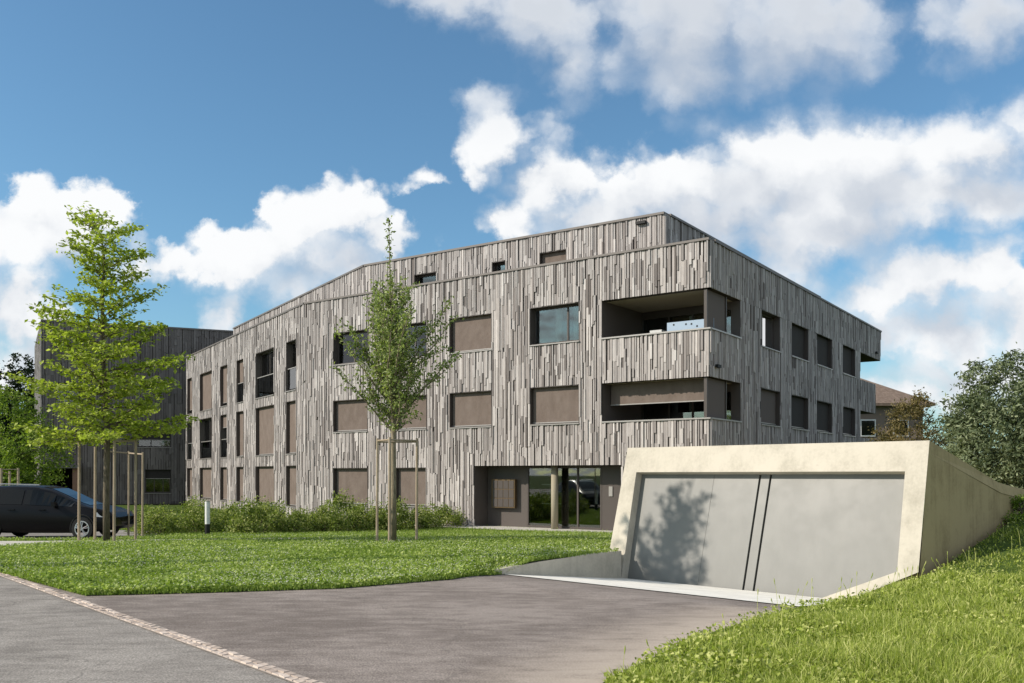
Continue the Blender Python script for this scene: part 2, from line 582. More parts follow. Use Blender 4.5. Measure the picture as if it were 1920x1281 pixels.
def sa(x, y):
    dx = np.asarray(x, float) - GA.x; dy = np.asarray(y, float) - GA.y
    return dx * ND.x + dy * ND.y, dx * UD.x + dy * UD.y     # s (out), a (along)


def drive_z(x, y):
    s, a = sa(x, y)
    d = -0.10 + 0.104 * np.maximum(s, 0)
    b = base_z(y)
    h = 0.04                                # soft minimum
    return 0.5 * (d + b - np.sqrt((d - b) ** 2 + h * h))


PB = Vector((-0.177, 16.476, 0)); PC = Vector((3.86, 12.47, 0)); PD = Vector((5.57, 15.54, 0))
LAWN_EDGE = [(-8.41, 15.22), (-5.66, 12.3), (-4.07, 12.63), (-2.41, 13.1), (-0.90, 14.29), (-0.34, 15.7), (PB.x, PB.y)]
MOUND_EDGE = [(3.0, 1.8), (1.2, 3.9), (0.9, 5.5), (0.7, 7.18), (1.72, 9.05), (3.04, 10.8), (PC.x, PC.y), (PD.x, PD.y)]


def seg_dist(x, y, poly):
    x = np.asarray(x, float); y = np.asarray(y, float)
    best = np.full(x.shape, 1e9)
    for (x0, y0), (x1, y1) in zip(poly[:-1], poly[1:]):
        dx, dy = x1 - x0, y1 - y0
        t = np.clip(((x - x0) * dx + (y - y0) * dy) / (dx * dx + dy * dy), 0, 1)
        best = np.minimum(best, np.hypot(x - x0 - t * dx, y - y0 - t * dy))
    return best


def lawn_z(x, y):
    d = seg_dist(x, y, LAWN_EDGE[:-1] + [(PB.x, PB.y)])
    return np.minimum(base_z(y) + 0.03, drive_z(x, y) + 0.012 + 0.35 * d)


def mound_z(x, y):
    s, a = sa(x, y)
    edge = 4.73 + 0.28 * np.clip(s, 0, 3.4)
    d = seg_dist(x, y, MOUND_EDGE)
    rise = np.clip((0.415 * np.maximum(a - edge, 0)) - 0.20, 0.0, 9) 
    near = drive_z(x, y) + rise * np.clip((8.0 - s) / 4.6, 0, 1) * np.where(s > 3.4, np.clip(d / 1.0, 0, 1), 1.0) + 0.06 * np.minimum(d, 1.5) + 0.005
    cap = 0.44 + 0.02 * np.maximum(np.asarray(x, float) - 3, 0) + 0.03 * np.sin(np.asarray(x, float) * 0.9) * np.cos(np.asarray(y, float) * 0.7)
    back = 0.165 * np.clip(-s, 0, 4.4) + 0.05 * np.clip(-s - 4.4, 0, 8)
    bk = (s < 0) & (a > 5.95)
    return np.minimum(near, cap) * (~bk) + bk * (np.minimum(0.40 + 0.02 * np.maximum(np.asarray(x, float) - 5, 0), 0.9) + back)


def inpoly(x, y, poly):
    x = np.asarray(x, float); y = np.asarray(y, float)
    c = np.zeros(x.shape, bool)
    j = len(poly) - 1
    for i in range(len(poly)):
        xi, yi = poly[i]; xj, yj = poly[j]
        m = ((yi > y) != (yj > y)) & (x < (xj - xi) * (y - yi) / (yj - yi + 1e-12) + xi)
        c ^= m
        j = i
    return c


def densify(poly, step):
    out = []
    n = len(poly)
    for i in range(n):
        a = Vector(poly[i]); b = Vector(poly[(i + 1) % n])
        k = max(1, min(400, int((b - a).length / step)))
        for t in range(k): out.append(tuple(a.lerp(b, t / k)))
    return out


def sheet(name, poly, zf, m, step=0.5, dz=0.0, dust=None):
    poly = densify(poly, step)
    xs = [p[0] for p in poly]; ys = [p[1] for p in poly]
    gx, gy = np.meshgrid(np.arange(min(xs), max(xs), step), np.arange(min(ys), max(ys), step))
    gx = gx.ravel() + 0.013; gy = gy.ravel() + 0.017
    ok = inpoly(gx, gy, poly) & (seg_dist(gx, gy, poly + [poly[0]]) > step * 0.35)
    pts = [Vector(p) for p in poly] + [Vector((a, b)) for a, b in zip(gx[ok], gy[ok])]
    v, e, f, *_ = delaunay_2d_cdt(pts, [], [list(range(len(poly)))], 1, 1e-5)
    x = np.array([p[0] for p in v]); y = np.array([p[1] for p in v])
    z = zf(x, y) + dz
    me = bpy.data.meshes.new(name)
    me.from_pydata(list(zip(x.tolist(), y.tolist(), z.tolist())), [], [tuple(q) for q in f])
    me.materials.append(m)
    me.polygons.foreach_set('use_smooth', [True] * len(me.polygons))
    if dust is not None:
        at = me.attributes.new('dust', 'FLOAT', 'POINT')
        at.data.foreach_set('value', dust(x, y).astype(np.float32))
    me.update()
    return structure(link(name, me))


def kerb_x(y):
    return -1.59 + 0.8553 * (7.18 - y)


# ------------------------------------------------------------------ ground sheets
# broad terrain under everything
gpts = []
xs = np.concatenate([[-900, -400, -150], np.arange(-80, 81, 4.0), [150, 400, 900]])
ys = np.concatenate([[-300, -80], np.arange(-20, 121, 4.0), [200, 400, 900, 1500]])
GX, GY = np.meshgrid(xs, ys)
GZ = base_z(GY) - 0.10
sg, ag = sa(GX, GY)
GZ = np.where((ag > -6) & (ag < 14) & (sg < 9) & (sg > -6), -0.7, GZ)
nx = len(xs)
T = np.array([(j * nx + i, j * nx + i + 1, (j + 1) * nx + i + 1, (j + 1) * nx + i) for j in range(len(ys) - 1) for i in range(nx - 1)])
structure(link('ground', tri_mesh('ground', np.stack([GX.ravel(), GY.ravel(), GZ.ravel()], 1), T, M['turf'])))

FE = Vector((6.34, 29.8, 0)); FK = Vector((-9.18, 41.1, 0)); GEND = Vector((-21.12, 60.17, 0))
GAR_L = GA - UD * 0.62
LAWN = [(kerb_x(21.6), 21.6), (kerb_x(15.22), 15.22)] + LAWN_EDGE[1:] + [
    tuple((GA + ND * 0.05).xy), tuple(GAR_L.xy), tuple((GAR_L + WD * 11).xy), (14, 30), (6.3, 29.9), (FK.x, FK.y), (-21.1, 60.1), (-60, 60.1), (-60, 21.6)]
PATH = [(-17, 18.6), (-11.3, 20.1), (-10.7, 22.8), (-9.4, 23.5), (-5.2, 25.3), (-5.4, 26.3), (-9.8, 24.6), (-12, 23.6), (-60, 23.4), (-60, 21.7), (-16.5, 21.7)]
PARKING = [(-60, 24.9), (-11.2, 24.9), (-10.6, 28.0), (-12.4, 33.0), (-60, 33)]
FU = (FK - FE).normalized(); FN = Vector((-0.5886, -0.8084, 0))
ENTR = [tuple((FE + FU * 1.0 + FN * 0.0).xy), tuple((FE + FU * 1.0 + FN * 1.5).xy), tuple((FE + FU * 11.8 + FN * 1.3).xy), tuple((FE + FU * 12.0).xy)]


def lawn_zz(x, y):
    return lawn_z(x, y)


sheet('lawn', LAWN, lawn_zz, M['turf'], 0.6)
DRIVE = [(kerb_x(1.8) + 0.02, 1.8), (kerb_x(16.0) + 0.02, 16.0), (-8.2, 15.6), (-5.5, 12.75), (-4.0, 13.0), (-2.55, 13.45), (-1.2, 14.6), (-0.6, 16.0), (PB.x - 0.1, PB.y), (PB.x, PB.y),
         (PC.x, PC.y), (PC.x + 0.2, PC.y - 0.2), (3.2, 10.7), (1.95, 9.0), (0.95, 7.15), (1.1, 5.5), (1.35, 3.95), (3.05, 1.8)]


def drive_dust(x, y):
    d = seg_dist(x, y, [(1.2, 3.9), (0.9, 5.5), (0.7, 7.18), (1.72, 9.05), (3.04, 10.8)])
    return np.clip(1.0 - d / 1.25, 0, 1) * 0.85


sheet('driveway', DRIVE, drive_z, M['asphalt'], 0.3, 0, drive_dust)
sheet('concrete_apron', [(PB.x, PB.y), (PC.x, PC.y), (PD.x + 0.25, PD.y - 0.1), tuple((GA + UD * 5.0 + WD * 0.1).xy), tuple((GA + WD * 0.1).xy)], drive_z, M['apron'], 0.3, 0.012)
PAVE = [(kerb_x(21.6) - 0.0, 21.6), (kerb_x(1.8), 1.8), (3.0, -10), (-60, -10), (-60, 21.6)]
sheet('road', PAVE, lambda x, y: base_z(y), M['pavement'], 1.0, 0, lambda x, y: np.zeros(len(x)))
MOUND = [(3.0, -10), (3.0, 1.8)] + MOUND_EDGE[1:] + [tuple((GA + UD * 6.1 + ND * 0.02).xy), tuple((GA + UD * 6.1 + WD * 16).xy), (12.5, 34), (60, 34), (60, -10)]
sheet('grass_bank', MOUND, mound_z, M['turf'], 0.5)
sheet('footpath', PATH, lambda x, y: lawn_z(x, y), M['path'], 0.6, 0.02)
sheet('parking_area', PARKING, lambda x, y: lawn_z(x, y), M['pavement'], 1.0, 0.012, lambda x, y: np.zeros(len(x)))
sheet('entrance_path', ENTR, lambda x, y: lawn_z(x, y), M['path'], 0.6, 0.03)

# kerb of granite setts between road and drive
ks = MB()
ky0, ky1 = 1.8, 21.6
kd = Vector((-0.8553, 1, 0)).normalized(); kn = Vector((kd.y, -kd.x, 0))
for i in range(66):
    ya = ky0 + (ky1 - ky0) * i / 66; yb = ky0 + (ky1 - ky0) * (i + 1) / 66
    A = Vector((kerb_x(ya), ya, float(base_z(ya)) + 0.008)); B = Vector((kerb_x(yb), yb, float(base_z(yb)) + 0.008))
    ks.quad(A - kn * 0.085, A + kn * 0.085, B + kn * 0.085, B - kn * 0.085)
kerb = structure(ks.build('kerb_strip', M['mortar']))
rng = random.Random(5)
variants = []
for k in range(5):
    m_ = MB(); m_.tint = 0.15 + 0.2 * k
    w, l, h = 0.033, 0.056, 0.008
    j = [rng.uniform(-0.004, 0.004) for _ in range(8)]
    m_.hexa([(-w, -l, -0.02), (w, -l, -0.02), (w, l, -0.02), (-w, l, -0.02),
             (-w + 0.005 + j[0], -l + 0.006, h + j[1]), (w - 0.005 + j[2], -l + 0.006, h + j[3]), (w - 0.005 + j[4], l - 0.006, h + j[5]), (-w + 0.005, l - 0.006 + j[6], h + j[7])])
    variants.append(m_.mesh('sett', M['sett']))
ang = math.atan2(kd.y, kd.x) - math.pi / 2
t = 0.0; P0 = Vector((kerb_x(6.3), 6.3, 0)); cnt = 0
stuff = MB()
while True:
    for row in (-1, 1):
        c = P0 + kd * (t + (0.06 if row > 0 else 0) + rng.uniform(-0.006, 0.006)) + kn * (row * 0.038)
        z = float(base_z(c.y)) + 0.008 + rng.uniform(-0.004, 0.004)
        if cnt < 298:
            o = bpy.data.objects.new('sett', variants[rng.randrange(5)])
            o.location = (c.x, c.y, z); o.rotation_euler = (rng.uniform(-.04, .04), rng.uniform(-.04, .04), ang + rng.uniform(-.06, .06))
            COL.objects.link(o); o.parent = kerb; cnt += 1
    t += 0.12
    if t > 17.9: break


# ------------------------------------------------------------------ facade tools
class Frame:
    def __init__(s, o, u, n):
        s.o = Vector(o); s.u = Vector(u).normalized(); s.n = Vector(n).normalized()

    def p(s, u, z, n=0.0):
        q = s.o + s.u * u + s.n * n
        return (q.x, q.y, z)

    def at(s, px):                   # distance along the facade seen at a bearing
        r = (px - 960) / FPX
        return (r * s.o.y - s.o.x) / (s.u.x - r * s.u.y)

    def box(s, mb, u0, u1, z0, z1, n0, n1, tint=None):
        mb.hexa([s.p(u0, z0, n0), s.p(u1, z0, n0), s.p(u1, z0, n1), s.p(u0, z0, n1),
                 s.p(u0, z1, n0), s.p(u1, z1, n0), s.p(u1, z1, n1), s.p(u0, z1, n1)], tint)


FF = Frame(FE, FU, FN)
FR = Frame(FE, (0.562, 0.827, 0), (0.827, -0.562, 0))
FG = Frame(FK, (-0.5306, 0.8476, 0), (-0.8476, -0.5306, 0))
LF = (FK - FE).length


def wall(mb, F, L0, L1, z0, z1, holes, depth=0.32):
    us = sorted({L0, L1, *[h[0] for h in holes], *[h[1] for h in holes]})
    zs = sorted({z0, z1, *[h[2] for h in holes], *[h[3] for h in holes]})
    us = [u for u in us if L0 <= u <= L1]; zs = [z for z in zs if z0 <= z <= z1]
    for ua, ub in zip(us[:-1], us[1:]):
        for za, zb in zip(zs[:-1], zs[1:]):
            um, zm = (ua + ub) / 2, (za + zb) / 2
            if any(h[0] < um < h[1] and h[2] < zm < h[3] for h in holes): continue
            mb.quad(F.p(ua, za), F.p(ub, za), F.p(ub, zb), F.p(ua, zb))
            mb.quad(F.p(ua, za, -depth), F.p(ub, za, -depth), F.p(ub, zb, -depth), F.p(ua, zb, -depth))
    for a, b, c, d in holes:
        if a > L0 + 1e-4: mb.quad(F.p(a, c), F.p(a, d), F.p(a, d, -depth), F.p(a, c, -depth))
        if b < L1 - 1e-4: mb.quad(F.p(b, c), F.p(b, d), F.p(b, d, -depth), F.p(b, c, -depth))
        mb.quad(F.p(a, d), F.p(b, d), F.p(b, d, -depth), F.p(a, d, -depth))
        if c > z0 + 1e-4: mb.quad(F.p(a, c), F.p(b, c), F.p(b, c, -depth), F.p(a, c, -depth))


def board_boxes(F, L0, L1, z0, z1, holes, rng, wmin=0.072, wmax=0.115, n0=0.003, top=None):
    """list of (area/d2, F, u0,u1,z0,z1,n,tint)"""
    out = []
    cuts = sorted({L0, L1, *[h[0] for h in holes if L0 < h[0] < L1], *[h[1] for h in holes if L0 < h[1] < L1]})
    for a, b in zip(cuts[:-1], cuts[1:]):
        n = max(1, round((b - a) / (0.5 * (wmin + wmax))))
        e = [0.0]
        for i in range(n): e.append(e[-1] + rng.uniform(wmin, wmax))
        e = [a + x * (b - a) / e[-1] for x in e]
        for ua, ub in zip(e[:-1], e[1:]):
            um = (ua + ub) / 2
            blk = sorted([(h[2], h[3]) for h in holes if h[0] < um < h[1]])
            z = z0; segs = []
            for c, d in blk:
                if c > z: segs.append((z, c))
                z = max(z, d)
            if z < z1: segs.append((z, z1))
            ctint = rng.uniform(-0.10, 0.10)
            for sa_, sb_ in segs:
                zz = sa_
                first = True
                while zz < sb_ - 0.02:
                    ln = rng.choice((0.35, 0.5, 0.8, 1.0, 1.3, 1.8)) * rng.uniform(0.8, 1.2)
                    if first: ln *= rng.uniform(0.2, 1); first = False
                    ze = zz + ln
                    if sb_ - ze < 0.25: ze = sb_
                    q = rng.random()
                    if q < 0.25: l_, r_ = 0.002, 0.004
                    elif q < 0.72: l_, r_ = 0.002, rng.uniform(0.016, 0.034)
                    elif q < 0.93: l_, r_ = rng.uniform(0.016, 0.034), 0.003
                    else: l_, r_ = 0.02, 0.03
                    nn = rng.choice((0.022, 0.035, 0.05, 0.062)) + rng.uniform(-0.003, 0.003)
                    tt = min(1, max(0, rng.gauss(0.66, 0.13) + ctint * 0.6))
                    if rng.random() < 0.08: tt *= 0.4
                    out.append((F, ua + l_, ub - r_, zz + 0.002, ze - 0.002, n0, nn, tt))
                    zz = ze
    return out


def board_hexa(b, mb):
    F, u0, u1, z0, z1, n0, n1, t = b
    mb.add([F.p(u0, z0, n0), F.p(u1, z0, n0), F.p(u1, z0, n1), F.p(u0, z0, n1), F.p(u0, z1, n0), F.p(u1, z1, n0), F.p(u1, z1, n1), F.p(u0, z1, n1)],
           [(4, 5, 6, 7), (0, 3, 2, 1), (1, 2, 6, 5), (2, 3, 7, 6), (3, 0, 4, 7)], t)


def place_boards(lst, parent, nind):
    def key(b):
        F, u0, u1, z0, z1 = b[:5]
        q = F.p((u0 + u1) / 2, (z0 + z1) / 2)
        if q[1] < 1: return 0
        vis = abs(F.n.x * -q[0] + F.n.y * -q[1]) / math.hypot(q[0], q[1])
        if F is FF and z1 < 2.6 and u0 < 8.2: return 0
        return (u1 - u0) * (z1 - z0) * vis / q[1] ** 2
    lst = sorted(lst, key=key, reverse=True)
    for b in lst[:nind]:
        m_ = MB(); board_hexa(b, m_)
        m_.build('board', M['wood'], parent, origin=b[0].p(b[1], b[3], 0))
    m_ = MB()
    for b in lst[nind:]: board_hexa(b, m_)
    o = m_.build('cladding_boards', M['wood'], parent)
    o['kind'] = 'stuff'
    return o


def window(F, u0, u1, z0, z1, parent, blind=None, mull=(), curtain=False, rail=None, dark=False, sill=True, ndepth=0.26, ndb=0.13, dusky=False):
    t = 0.025
    g = MB()
    e = 0.003
    # lining of the opening
    for (a, b, c, d) in ((u0 + e, u0 + t, z0 + e, z1 - e), (u1 - t, u1 - e, z0 + e, z1 - e), (u0 + t, u1 - t, z1 - t, z1 - e), (u0 + t, u1 - t, z0 + e, z0 + t)):
        F.box(g, a, b, c, d, -0.30, 0.035)
    w = 0.06
    a0, a1, b0, b1 = u0 + t, u1 - t, z0 + t, z1 - t
    for (a, b, c, d) in ((a0, a0 + w, b0, b1), (a1 - w, a1, b0, b1), (a0 + w, a1 - w, b1 - w, b1), (a0 + w, a1 - w, b0, b0 + w)):
        F.box(g, a, b, c, d, -ndepth - 0.03, -ndepth + 0.03)
    for m_ in mull:
        um = a0 + (a1 - a0) * m_
        F.box(g, um - 0.03, um + 0.03, b0 + w, b1 - w, -ndepth - 0.03, -ndepth + 0.03)
    wo_ = g.build('window', M['brown_metal'], parent, origin=F.p(u0, z0, 0))
    g = MB()
    g.quad(F.p(a0 + w, b0 + w, -ndepth), F.p(a1 - w, b0 + w, -ndepth), F.p(a1 - w, b1 - w, -ndepth), F.p(a0 + w, b1 - w, -ndepth))
    F.box(g, a0 + w, a1 - w, b0 + w, b1 - w, -ndepth - 0.008, -ndepth + 0.008)
    g.f = g.f[1:]; g.t = g.t[1:]
    g.build('pane', M['glass'], wo_)
    if sill:
        g = MB()
        F.box(g, u0 - 0.01, u1 + 0.01, z0 - 0.035, z0 + e - 0.006, -0.02, 0.085)
        g.build('sill', M['sill'], wo_)
    if blind:
        g = MB()
        zb = b1 - (b1 - b0 - 0.02) * blind
        n = 8
        for i in range(n):
            ua = a0 + 0.015 + (a1 - a0 - 0.03) * i / n; ub = a0 + 0.015 + (a1 - a0 - 0.03) * (i + 1) / n
            off = [0.006 * math.sin(i * 1.7 + u0), 0.006 * math.sin((i + 1) * 1.7 + u0)]
            g.quad(F.p(ua, zb + 0.03, -ndb + off[0]), F.p(ub, zb + 0.03, -ndb + off[1]), F.p(ub, b1, -ndb), F.p(ua, b1, -ndb))
        g.build('blind', {0: M['blind'], 1: M['blind_dark'], 2: M['pane_dark']}[int(dusky)], wo_, smooth=True)
        g = MB()
        F.box(g, a0 + 0.012, a1 - 0.012, zb, zb + 0.035, -ndb - 0.012, -ndb + 0.014)
        g.build('blind_bar', M['sill'], wo_)
    if curtain:
        for (ca, cb) in ((a0 + w, a0 + w + (a1 - a0) * 0.20), (a0 + (a1 - a0) * 0.46, a0 + (a1 - a0) * 0.60)) if curtain == 1 else ((a0 + w, a0 + (a1 - a0) * 0.45),):
            g = MB()
            n = 24
            for i in range(n):
                ua = ca + (cb - ca) * i / n; ub = ca + (cb - ca) * (i + 1) / n
                na = -ndepth - 0.12 + 0.03 * math.sin(i * 1.3); nb = -ndepth - 0.12 + 0.03 * math.sin((i + 1) * 1.3)
                g.quad(F.p(ua, b0, na), F.p(ub, b0, nb), F.p(ub, b1, nb), F.p(ua, b1, na))
            g.build('curtain', M['curtain'], wo_, smooth=True)
    if rail:
        g = MB()
        zr = z0 + rail
        F.box(g, u0 + t, u1 - t, zr, zr + 0.04, -0.08, -0.03)
        g.build('handrail', M['sill'], wo_)
        g = MB()
        F.box(g, u0 + t, u1 - t, z0 + 0.08, zr - 0.002, -0.063, -0.051)
        g.build('guard_panel', M['glass'], wo_)
    return wo_


# ------------------------------------------------------------------ main apartment building
rng = random.Random(11)
bld = empty('apartment_building', (FE.x, FE.y, 0), 'long three storey apartment block clad in weathered vertical wood boards with corner loggias', 'building')
Z_R = 9.62
ROWS = {0: (0.74, 2.30), 1: (3.84, 5.20), 2: (6.74, 8.11)}
LG = [(3.81, 5.18), (6.70, 8.04)]
fu = FF.at; ru = FR.at; gu = FG.at
uL = fu(1129)
fh = []      # holes of the long front
wins = []
for (xa, xb) in ((994.6, 1087), (843.6, 923), (743, 801), (625.5, 690.5)):
    for r in (1, 2):
        fh.append((fu(xb), fu(xa), *ROWS[r])); wins.append((r, xa, fh[-1]))
for (xa, xb) in ((742, 800), (626, 690.5)):
    fh.append((fu(xb), fu(xa), *ROWS[0])); wins.append((0, xa, fh[-1]))
uE0, uE1 = fu(1166), fu(890)
entr = (uE0, uE1, 0.0, 2.35)
f_all = fh + [entr] + [(0.0, uL, *z) for z in LG]
rL = ru(1387)
rh = []
rc = [(1424.6, 1461), (1482, 1514), (1530, 1558.6), (1578.6, 1602)]
for (xa, xb) in rc:
    for r in (1, 2): rh.append((ru(xa), ru(xb), 3.86 if r == 1 else 6.72, 5.20 if r == 1 else 8.08))
RLEN, RTOP = 19.2, 23.5
r_all = rh + [(0.0, rL, *z) for z in LG]
gh = []
gc = [(352, 361.5), (375.7, 398), (414, 427.2), (444.7, 457.7), (480.8, 515.3), (537.6, 557)]
GR = {0: (0.55, 2.43), 1: (2.97, 5.40), 2: (5.88, 8.17)}
for (xa, xb) in gc:
    for r in (0, 1, 2): gh.append((gu(xb), gu(xa), *GR[r]))
LGN = 22.5

w_ = MB()
wall(w_, FF, 0, LF, -0.3, Z_R, f_all)
w_.build('front_wall', M['backing'], bld)
w_ = MB()
wall(w_, FR, 0, RLEN, -0.3, 8.04, r_all)
for (a, b) in ((0, RTOP),):
    w_.quad(FR.p(a, 8.04), FR.p(b, 8.04), FR.p(b, Z_R), FR.p(a, Z_R))
w_.quad(FR.p(RLEN, 8.04, 0), FR.p(RTOP, 8.04, 0), FR.p(RTOP, 8.04, -5), FR.p(RLEN, 8.04, -5))
w_.quad(FR.p(RTOP, 8.04, 0), FR.p(RTOP, Z_R, 0), FR.p(RTOP, Z_R, -18), FR.p(RTOP, 8.04, -18))
w_.quad(FR.p(RLEN, -0.3, 0), FR.p(RLEN, 8.04, 0), FR.p(RLEN, 8.04, -18), FR.p(RLEN, -0.3, -18))
w_.build('side_wall', M['backing'], bld)
w_ = MB()
wall(w_, FG, 0, LGN, -0.3, Z_R, gh)
w_.build('wing_wall', M['backing'], bld)
# body, floors and roof
gb = GEND + Vector((14 * 0.8476, 14 * 0.5306, 0))
gin = Vector(FG.p(LGN, 0)); rin = Vector(FR.p(RLEN, 0, -18))
w_ = MB()
gi_ = gin - FG.n * 14
w_.quad(gin + Vector((0, 0, -.3)), gi_ + Vector((0, 0, -.3)), gi_ + Vector((0, 0, Z_R)), gin + Vector((0, 0, Z_R)))
w_.quad(gi_ + Vector((0, 0, -.3)), rin + Vector((0, 0, -.3)), rin + Vector((0, 0, Z_R)), gi_ + Vector((0, 0, Z_R)))
w_.build('rear_wall', M['backing'], bld)


def polyface(mb, pts, z, tint=None):
    mb.add([(p[0], p[1], z) for p in pts], [tuple(range(len(pts)))], tint)


inner = [FF.p(0.3, 0, -0.3), FF.p(LF, 0, -0.3), FG.p(LGN, 0, -0.3), tuple(gi_), FR.p(RTOP, 0, -18), FR.p(RTOP, 0, -0.25)]
w_ = MB()
polyface(w_, inner, 9.3)
w_.build('roof', M['coping'], bld)
inner2 = [FF.p(0.3, 0, -0.3), FF.p(LF, 0, -0.3), FG.p(LGN, 0, -0.3), tuple(gi_), FR.p(RLEN, 0, -18), FR.p(RLEN, 0, -0.3)]
w_ = MB()
for z in (0.02, 2.70, 2.72, 5.56, 5.58, 8.5): polyface(w_, inner2, z)
w_.build('floor_slab', M['interior'], bld)
# partition behind the windows so that rooms are dark but real
w_ = MB()
w_.quad(FF.p(4.1, 0, -4.5), FF.p(LF, 0, -4.5), FF.p(LF, 8.5, -4.5), FF.p(4.1, 8.5, -4.5))
w_.quad(FR.p(3.2, 0, -4.5), FR.p(RLEN, 0, -4.5), FR.p(RLEN, 8.5, -4.5), FR.p(3.2, 8.5, -4.5))
w_.quad(FG.p(0.5, 0, -4.0), FG.p(LGN, 0, -4.0), FG.p(LGN, 8.5, -4.0), FG.p(0.5, 8.5, -4.0))
w_.build('partition_wall', M['interior'], bld)

BL = []
BL += board_boxes(FF, 0.0, LF, 0.02, Z_R - 0.06, f_all, rng)
BL += board_boxes(FR, 0.0, RLEN, 0.02, 8.04, r_all, rng)
BL += board_boxes(FR, 0.0, RTOP, 8.045, Z_R - 0.06, [], rng)
BL += board_boxes(FG, 0.0, LGN, 0.02, Z_R - 0.06, gh, rng)
for r, xa, h in wins:
    kw = dict(blind=1.0)
    if r == 2 and xa == 994.6: kw = dict(mull=(0.30,), curtain=1)
    if r == 2 and xa in (743, 625.5): kw = dict(mull=(0.5,), curtain=2 if xa == 743 else False)
    window(FF, *h, bld, **kw)
for i, h in enumerate(rh):
    r = 1 + i % 2; c = i // 2
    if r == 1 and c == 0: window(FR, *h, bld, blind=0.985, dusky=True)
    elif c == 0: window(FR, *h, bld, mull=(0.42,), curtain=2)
    else: window(FR, *h, bld, blind=0.985, dusky=2)  # near-black sheets added here stand in for dark glass
gstate = {(0, 2): 0.9, (1, 2): 1.0, (2, 2): 0.93, (3, 2): 0.62, (4, 2): None, (5, 2): None,
          (0, 1): None, (1, 1): None, (2, 1): 0.3, (3, 1): 1.0, (4, 1): 1.0, (5, 1): 1.0}
for i, h in enumerate(gh):
    c, r = i // 3, i % 3
    st = gstate.get((c, r), 1.0)
    window(FG, *h, bld, blind=st, mull=(0.5,) if c in (1, 4) else (), rail=1.02 if (r > 0 and (st is None or st < 0.7)) else None)

# copings
w_ = MB()
FF.box(w_, -0.02, LF - 0.03, Z_R - 0.055, Z_R + 0.02, -0.33, 0.085)
w_.build('coping', M['coping'], bld)
w_ = MB()
FR.box(w_, 0.35, RTOP + 0.05, Z_R - 0.053, Z_R + 0.022, -0.33, 0.085)
w_.build('coping', M['coping'], bld)
w_ = MB()
FG.box(w_, 0.0, LGN, Z_R - 0.057, Z_R + 0.018, -0.33, 0.085)
w_.build('coping', M['coping'], bld)
for z in LG:
    w_ = MB(); FF.box(w_, -0.075, uL, z[0] + 0.002, z[0] + 0.05, -0.29, 0.085); w_.build('parapet_coping', M['sill'], bld)
    w_ = MB(); FR.box(w_, 0.03, rL, z[0] + 0.004, z[0] + 0.052, -0.29, 0.085); w_.build('parapet_coping', M['sill'], bld)

